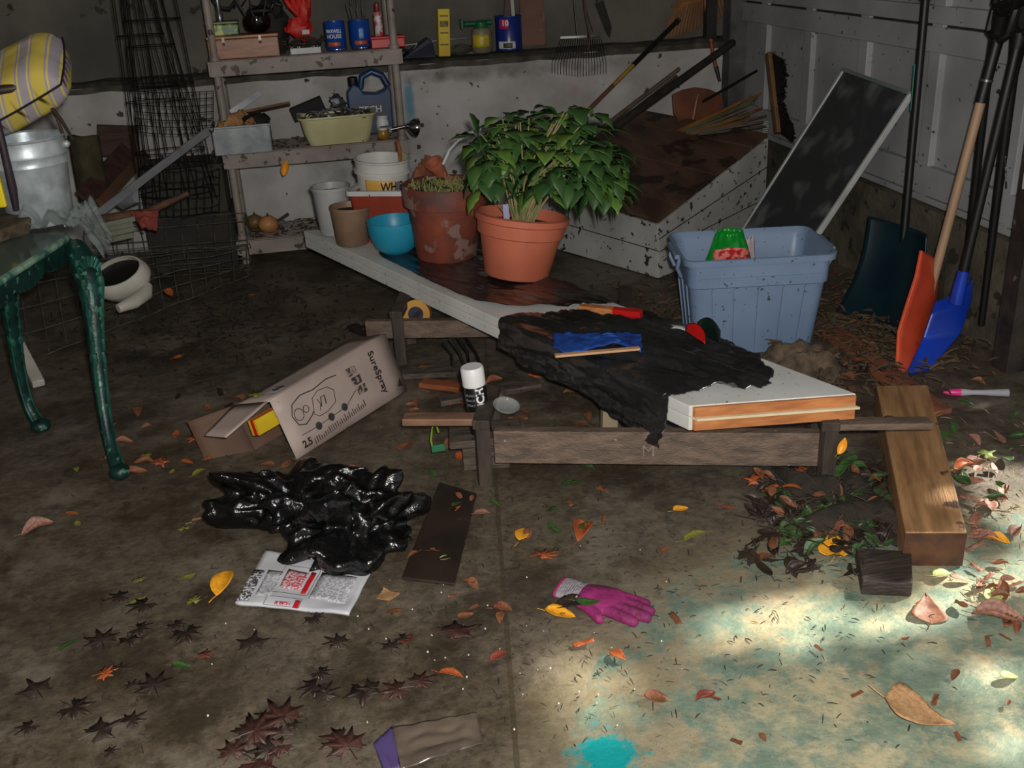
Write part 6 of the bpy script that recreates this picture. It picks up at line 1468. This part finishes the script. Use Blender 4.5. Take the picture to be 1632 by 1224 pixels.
def scatter(n, box, kinds, cols, smin, smax, label, group, seed, tilt=14, exclude=None, z=.008, stuff=False):
    random.seed(seed); k = 0; mb = None
    if stuff: mb = MB()
    while k < n:
        px = random.uniform(box[0], box[2]); py = random.uniform(box[1], box[3])
        if exclude and exclude(px, py): continue
        p = fl(px, py, 0); 
        if p.x > XR-.08: continue
        p.z = z+random.uniform(0,.004)
        k += 1
        if stuff:
            me_ = LM[random.choice(kinds)][random.randrange(4)]; sc_ = random.uniform(smin, smax)
            mm = Matrix.Translation(p) @ Euler((radians(random.uniform(-tilt, tilt)), radians(random.uniform(-tilt, tilt)), random.uniform(0, 6.28))).to_matrix().to_4x4() @ Matrix.Scale(sc_, 4)
            mb.add([v_.co for v_ in me_.vertices], [list(f_.vertices) for f_ in me_.polygons], True, mm)
        else: put_leaf(p, random.choice(kinds), random.choice(cols), random.uniform(smin, smax), None, label, group, tilt)
    if stuff: tag(mb.build('leaf_drift', LC[cols[0]]), label, 'leaves', kind='stuff')
inpap = lambda x, y: (370 < x < 660 and 770 < y < 985) or (575 < x < 780 and y > 1125)
scatter(30, (10, 930, 640, 1222), ['maple'], ['dark'], .04, .105, 'dark wet star shaped maple leaf pasted flat on the floor at the lower left', 'dark maple leaves at the lower left', 131, 3, inpap)
scatter(9, (330, 1100, 700, 1222), ['maple'], ['deepred'], .07, .12, 'dark red star shaped maple leaf on the floor at the bottom, left of the joint', 'dark red maple leaves at the bottom', 142, 3, inpap)
scatter(8, (100, 680, 380, 1010), ['oval','maple'], ['olive'], .03, .055, 'olive coloured leaf on the dim floor left of the box and bag', 'olive leaves at the left', 103, 8, inpap)
scatter(16, (170, 640, 470, 760), ['oval','curled'], ['brown'], .04, .075, 'brown leaf in the drift in front of the cardboard box and table foot', 'brown leaves by the box', 104)
scatter(10, (240, 690, 340, 750), ['oval','maple'], ['orange'], .04, .06, 'orange leaf in the drift left of the cardboard box', 'orange leaves by the box', 105)
scatter(20, (620, 700, 1080, 1000), ['oval','shred'], ['brown'], .025, .05, 'small brown leaf on the middle of the floor below the trestle', 'small brown leaves in the middle', 106, 12, lambda x, y: 880 < x < 1050 and y > 915)
scatter(12, (640, 740, 1000, 860), ['oval'], ['green'], .03, .05, 'small green leaf on the floor just below the trestle', 'small green leaves below the trestle', 107)
random.seed(5)
scatter(28, (1200, 730, 1425, 930), ['oval','curled','maple'], ['dark'], .045, .08, 'dark wet leaf in the heap between right trestle leg and timber', 'dark leaves of the heap', 108, 35, None, .02)
scatter(20, (1195, 740, 1400, 900), ['oval','curled'], ['green'], .04, .07, 'green leaf in the heap between right trestle leg and timber', 'green leaves of the heap', 109, 35, None, .025)
scatter(18, (1205, 760, 1400, 910), ['oval','curled'], ['brown'], .04, .07, 'brown leaf in the heap between right trestle leg and timber', 'brown leaves of the heap', 110, 35, None, .03)
scatter(9, (1195, 755, 1290, 800), ['oval','maple'], ['orange'], .045, .065, 'orange leaf in the patch by the right trestle leg', 'orange leaves of the heap', 111, 25, None, .03)
scatter(26, (1500, 700, 1630, 930), ['curled','shred','oval'], ['pinkish','brown'][:1], .035, .07, 'dusty pink brown leaf strewn right of the thick timber', 'pink brown leaves right of the timber', 112, 30)
scatter(16, (1500, 640, 1630, 800), ['oval','curled'], ['green'], .04, .07, 'green leaf strewn on the floor right of the thick timber', 'green leaves right of the timber', 113, 25)
scatter(14, (1530, 900, 1630, 1010), ['shred','curled'], ['brown'], .03, .06, 'brown shrivelled leaf near the right edge below the timber', 'shrivelled leaves at the right edge', 114, 30)
scatter(14, (1090, 980, 1630, 1220), ['shred','oval'], ['brown'], .018, .035, 'tiny brown leaf bits strewn on the teal stained floor', None, 115, stuff=True)
scatter(26, (640, 560, 1000, 740), ['oval','curled','shred'], ['brown','orange'][:1], .04, .07, 'brown leaves drifted on the ground under the white doors', None, 116, stuff=True)
scatter(10, (640, 600, 980, 740), ['oval','curled'], ['orange'], .04, .06, 'orange leaf on the ground under the white doors', 'orange leaves under the doors', 117)
scatter(24, (1240, 590, 1420, 600), ['oval','curled'], ['dark'], .05, .08, 'dark leaves on the mound of debris in front of the tote', None, 118, 30, stuff=True)
scatter(26, (1310, 420, 1560, 640), ['oval','curled','shred'], ['brown'], .04, .07, 'brown leaves in the litter around the snow shovels', None, 119, 25, lambda x, y: x+y*.6 < 1560, stuff=True)
scatter(20, (60, 500, 560, 700), ['oval','shred'], ['dark'], .03, .06, 'dark leaves on the dim floor between table and cardboard box', None, 120, 10, stuff=True)
scatter(110, (1190, 740, 1430, 900), ['oval','curled','maple'], ['dark'], .04, .08, 'dark leaf mould and leaves heaped between right trestle leg and timber', None, 151, 40, None, .012, stuff=True)
scatter(50, (1230, 760, 1420, 880), ['oval','curled'], ['green'], .03, .06, 'green leaf bits in the heap between right trestle leg and timber', None, 152, 40, None, .02, stuff=True)
# uncountable crumbs and needles
def crumbs(name, label, n, box, seed, mat, lmin, lmax, z=.004, zz=.0, r=.0012):
    random.seed(seed); mb = MB()
    for i in range(n):
        p = fl(random.triangular(box[0], box[2]), random.triangular(box[1], box[3]), 0)
        if p.x > XR-.07: continue
        a = random.uniform(0,6.3); l = random.uniform(lmin, lmax); p.z = z+random.uniform(0,zz); q = p+V((l*cos(a), l*sin(a), random.uniform(0,.4*l)))
        rr = r*random.uniform(.6,1.8); mb.tube([p, (p+q)/2+V((0,0,rr)), q], [rr*.6, rr, rr*.5], 4)
    return tag(mb.build(name, mat), label, 'litter', kind='stuff')
crumbs('needle_litter', 'tiny dark needles and crumbs scattered over the whole floor', 1500, (0,560,1632,1224), 201, pm('dark_twigs', S(0,0,0)), .006, .022)
crumbs('straw_litter', 'dark stems and twigs tangled in the heap left of the timber', 260, (1190,720,1440,940), 202, pm('dark_twigs', S(0,0,0)), .03, .09, zz=.04)
crumbs('straw_litter', 'pale stalk bits strewn right of the timber', 160, (1500,640,1640,1000), 203, pm('pale_stalks', S(150,130,96), S(104,84,64), 30, .7), .01, .04)
crumbs('dirt_litter', 'brown dirt and twigs heaped along the floor near the shovels and tote', 900, (1190,420,1600,660), 204, pm('dead_leaf_bits', S(0,0,0)), .02, .06, zz=.04, r=.004)
crumbs('dirt_litter', 'dark twiggy litter on the floor between the far trestle and the crate', 500, (880,440,1140,640), 205, pm('dead_leaf_bits', S(0,0,0)), .02, .06, zz=.03, r=.004)
crumbs('dirt_litter', 'wet litter below the rack and around the wire fencing', 700, (60,400,620,620), 206, pm('wet_bits', S(46,40,30), S(30,26,22), 20, .8), .02, .05, zz=.02, r=.003)
crumbs('pebble_grit', 'tiny pale crumbs sprinkled on the foreground floor', 50, (250,860,1400,1224), 207, pm('pale_grit', S(210,206,192), S(180,174,160), 20, .5), .002, .004, r=.0016)
# small earth mound in front of the tote
mb = MB(); cM_ = fl(1268, 588, 0)
mb.grid(lambda u, v: V((cM_.x-.16+.36*u, cM_.y-.16+.3*v, .075*(1-(2*u-1)**2-(2*v-1)**2+.9*noise.noise(V((u*5,v*5,1)))) if (2*u-1)**2+(2*v-1)**2 < 1.6 else -.03)), 30, 26)
tag(mb.build('debris_mound', pm('earthy_debris', S(110,92,74), S(62,50,38), 20, .9, bump=1)), 'low mound of earthy debris heaped in front of the pale blue tote', 'debris', kind='stuff')
mb = MB(); cM_ = V((1.25, 2.25, 0))
mb.grid(lambda u, v: V((1.10+.42*u, 2.02+.5*v, .06*(.7-(2*u-1)**2-(2*v-1)**2+1.3*noise.noise(V((u*5,v*5,1)))))), 30, 26)
tag(mb.build('debris_mound', pm('dark_leaf_mould', S(48,40,30), S(28,26,20), 20, .9, bump=1)), 'dark leaf mould under the leaf heap left of the timber', 'debris', kind='stuff')
# ================================================================== unseen tree added outside the doorway, its leaves culled to shape the sunlight
def want_sun(x, y):  # sunlight aimed for at each floor point, used to thin the leaves
    def g(cx, cy, rx, ry, p=2): return max(0, 1-((x-cx)/rx)**2-((y-cy)/ry)**2)
    v = 0
    v = max(v, min(1, 3*g(.43,1.71,.11,.20)))
    v = max(v, min(1, 2.5*g(1.12,1.83,.48,.14)))
    v = max(v, min(1, 2.5*g(1.75,2.05,.45,.42)))
    v = max(v, .75*min(1, 2.5*g(1.28,1.46,.32,.24)))
    v = max(v, .5*min(1, 2*g(.74,2.24,.16,.14)))
    v = max(v, .5*min(1, 2*g(.58,1.87,.16,.08)))
    v *= 1-.95*min(1, 3*g(.77,1.63,.20,.15)); v *= 1-.85*min(1, 3*g(1.15,2.15,.24,.16)); v *= 1-.6*min(1, 3*g(.6,1.5,.12,.12)); v *= 1-.75*min(1, 3*g(1.55,2.3,.14,.42)); v *= 1-.7*min(1, 3*g(1.22,1.92,.13,.10))
    return v
random.seed(303)
tree = thing('gobo_tree', 'unseen leaf cards on a trunk, added outside the doorway to dapple the floor', 'tree', (6.0, .9, 0))
mb = MB()
for i in range(15000):
    x = random.uniform(-.9, 2.5); y = random.uniform(.2, 4.2)
    if random.random() < want_sun(x, y)*1.0: continue
    k = (random.uniform(3.6, 4.6)-x)/(-SUN_DIR.x); p = V((x, y, 0))-SUN_DIR*k
    a = random.uniform(0, 6.3); l = random.uniform(.05,.075); d_ = V((cos(a), sin(a)*.5, random.uniform(-.9,.2))).normalized(); s_ = SUN_DIR.cross(d_).normalized()
    mb.add([p-d_*l, p+s_*l*.55, p+d_*l, p-s_*l*.55], [(0,1,2,3)])
mb.build('crown', lf_m, tree, thick=.001)
mb = MB(); mb.tube([V((6.2,.9,-.01)), V((6.1,1.0,1.6)), V((5.6,1.2,3.0)), V((4.9,1.4,3.9))], [.14,.11,.08,.04], 10); mb.build('trunk', wood_dark, tree)
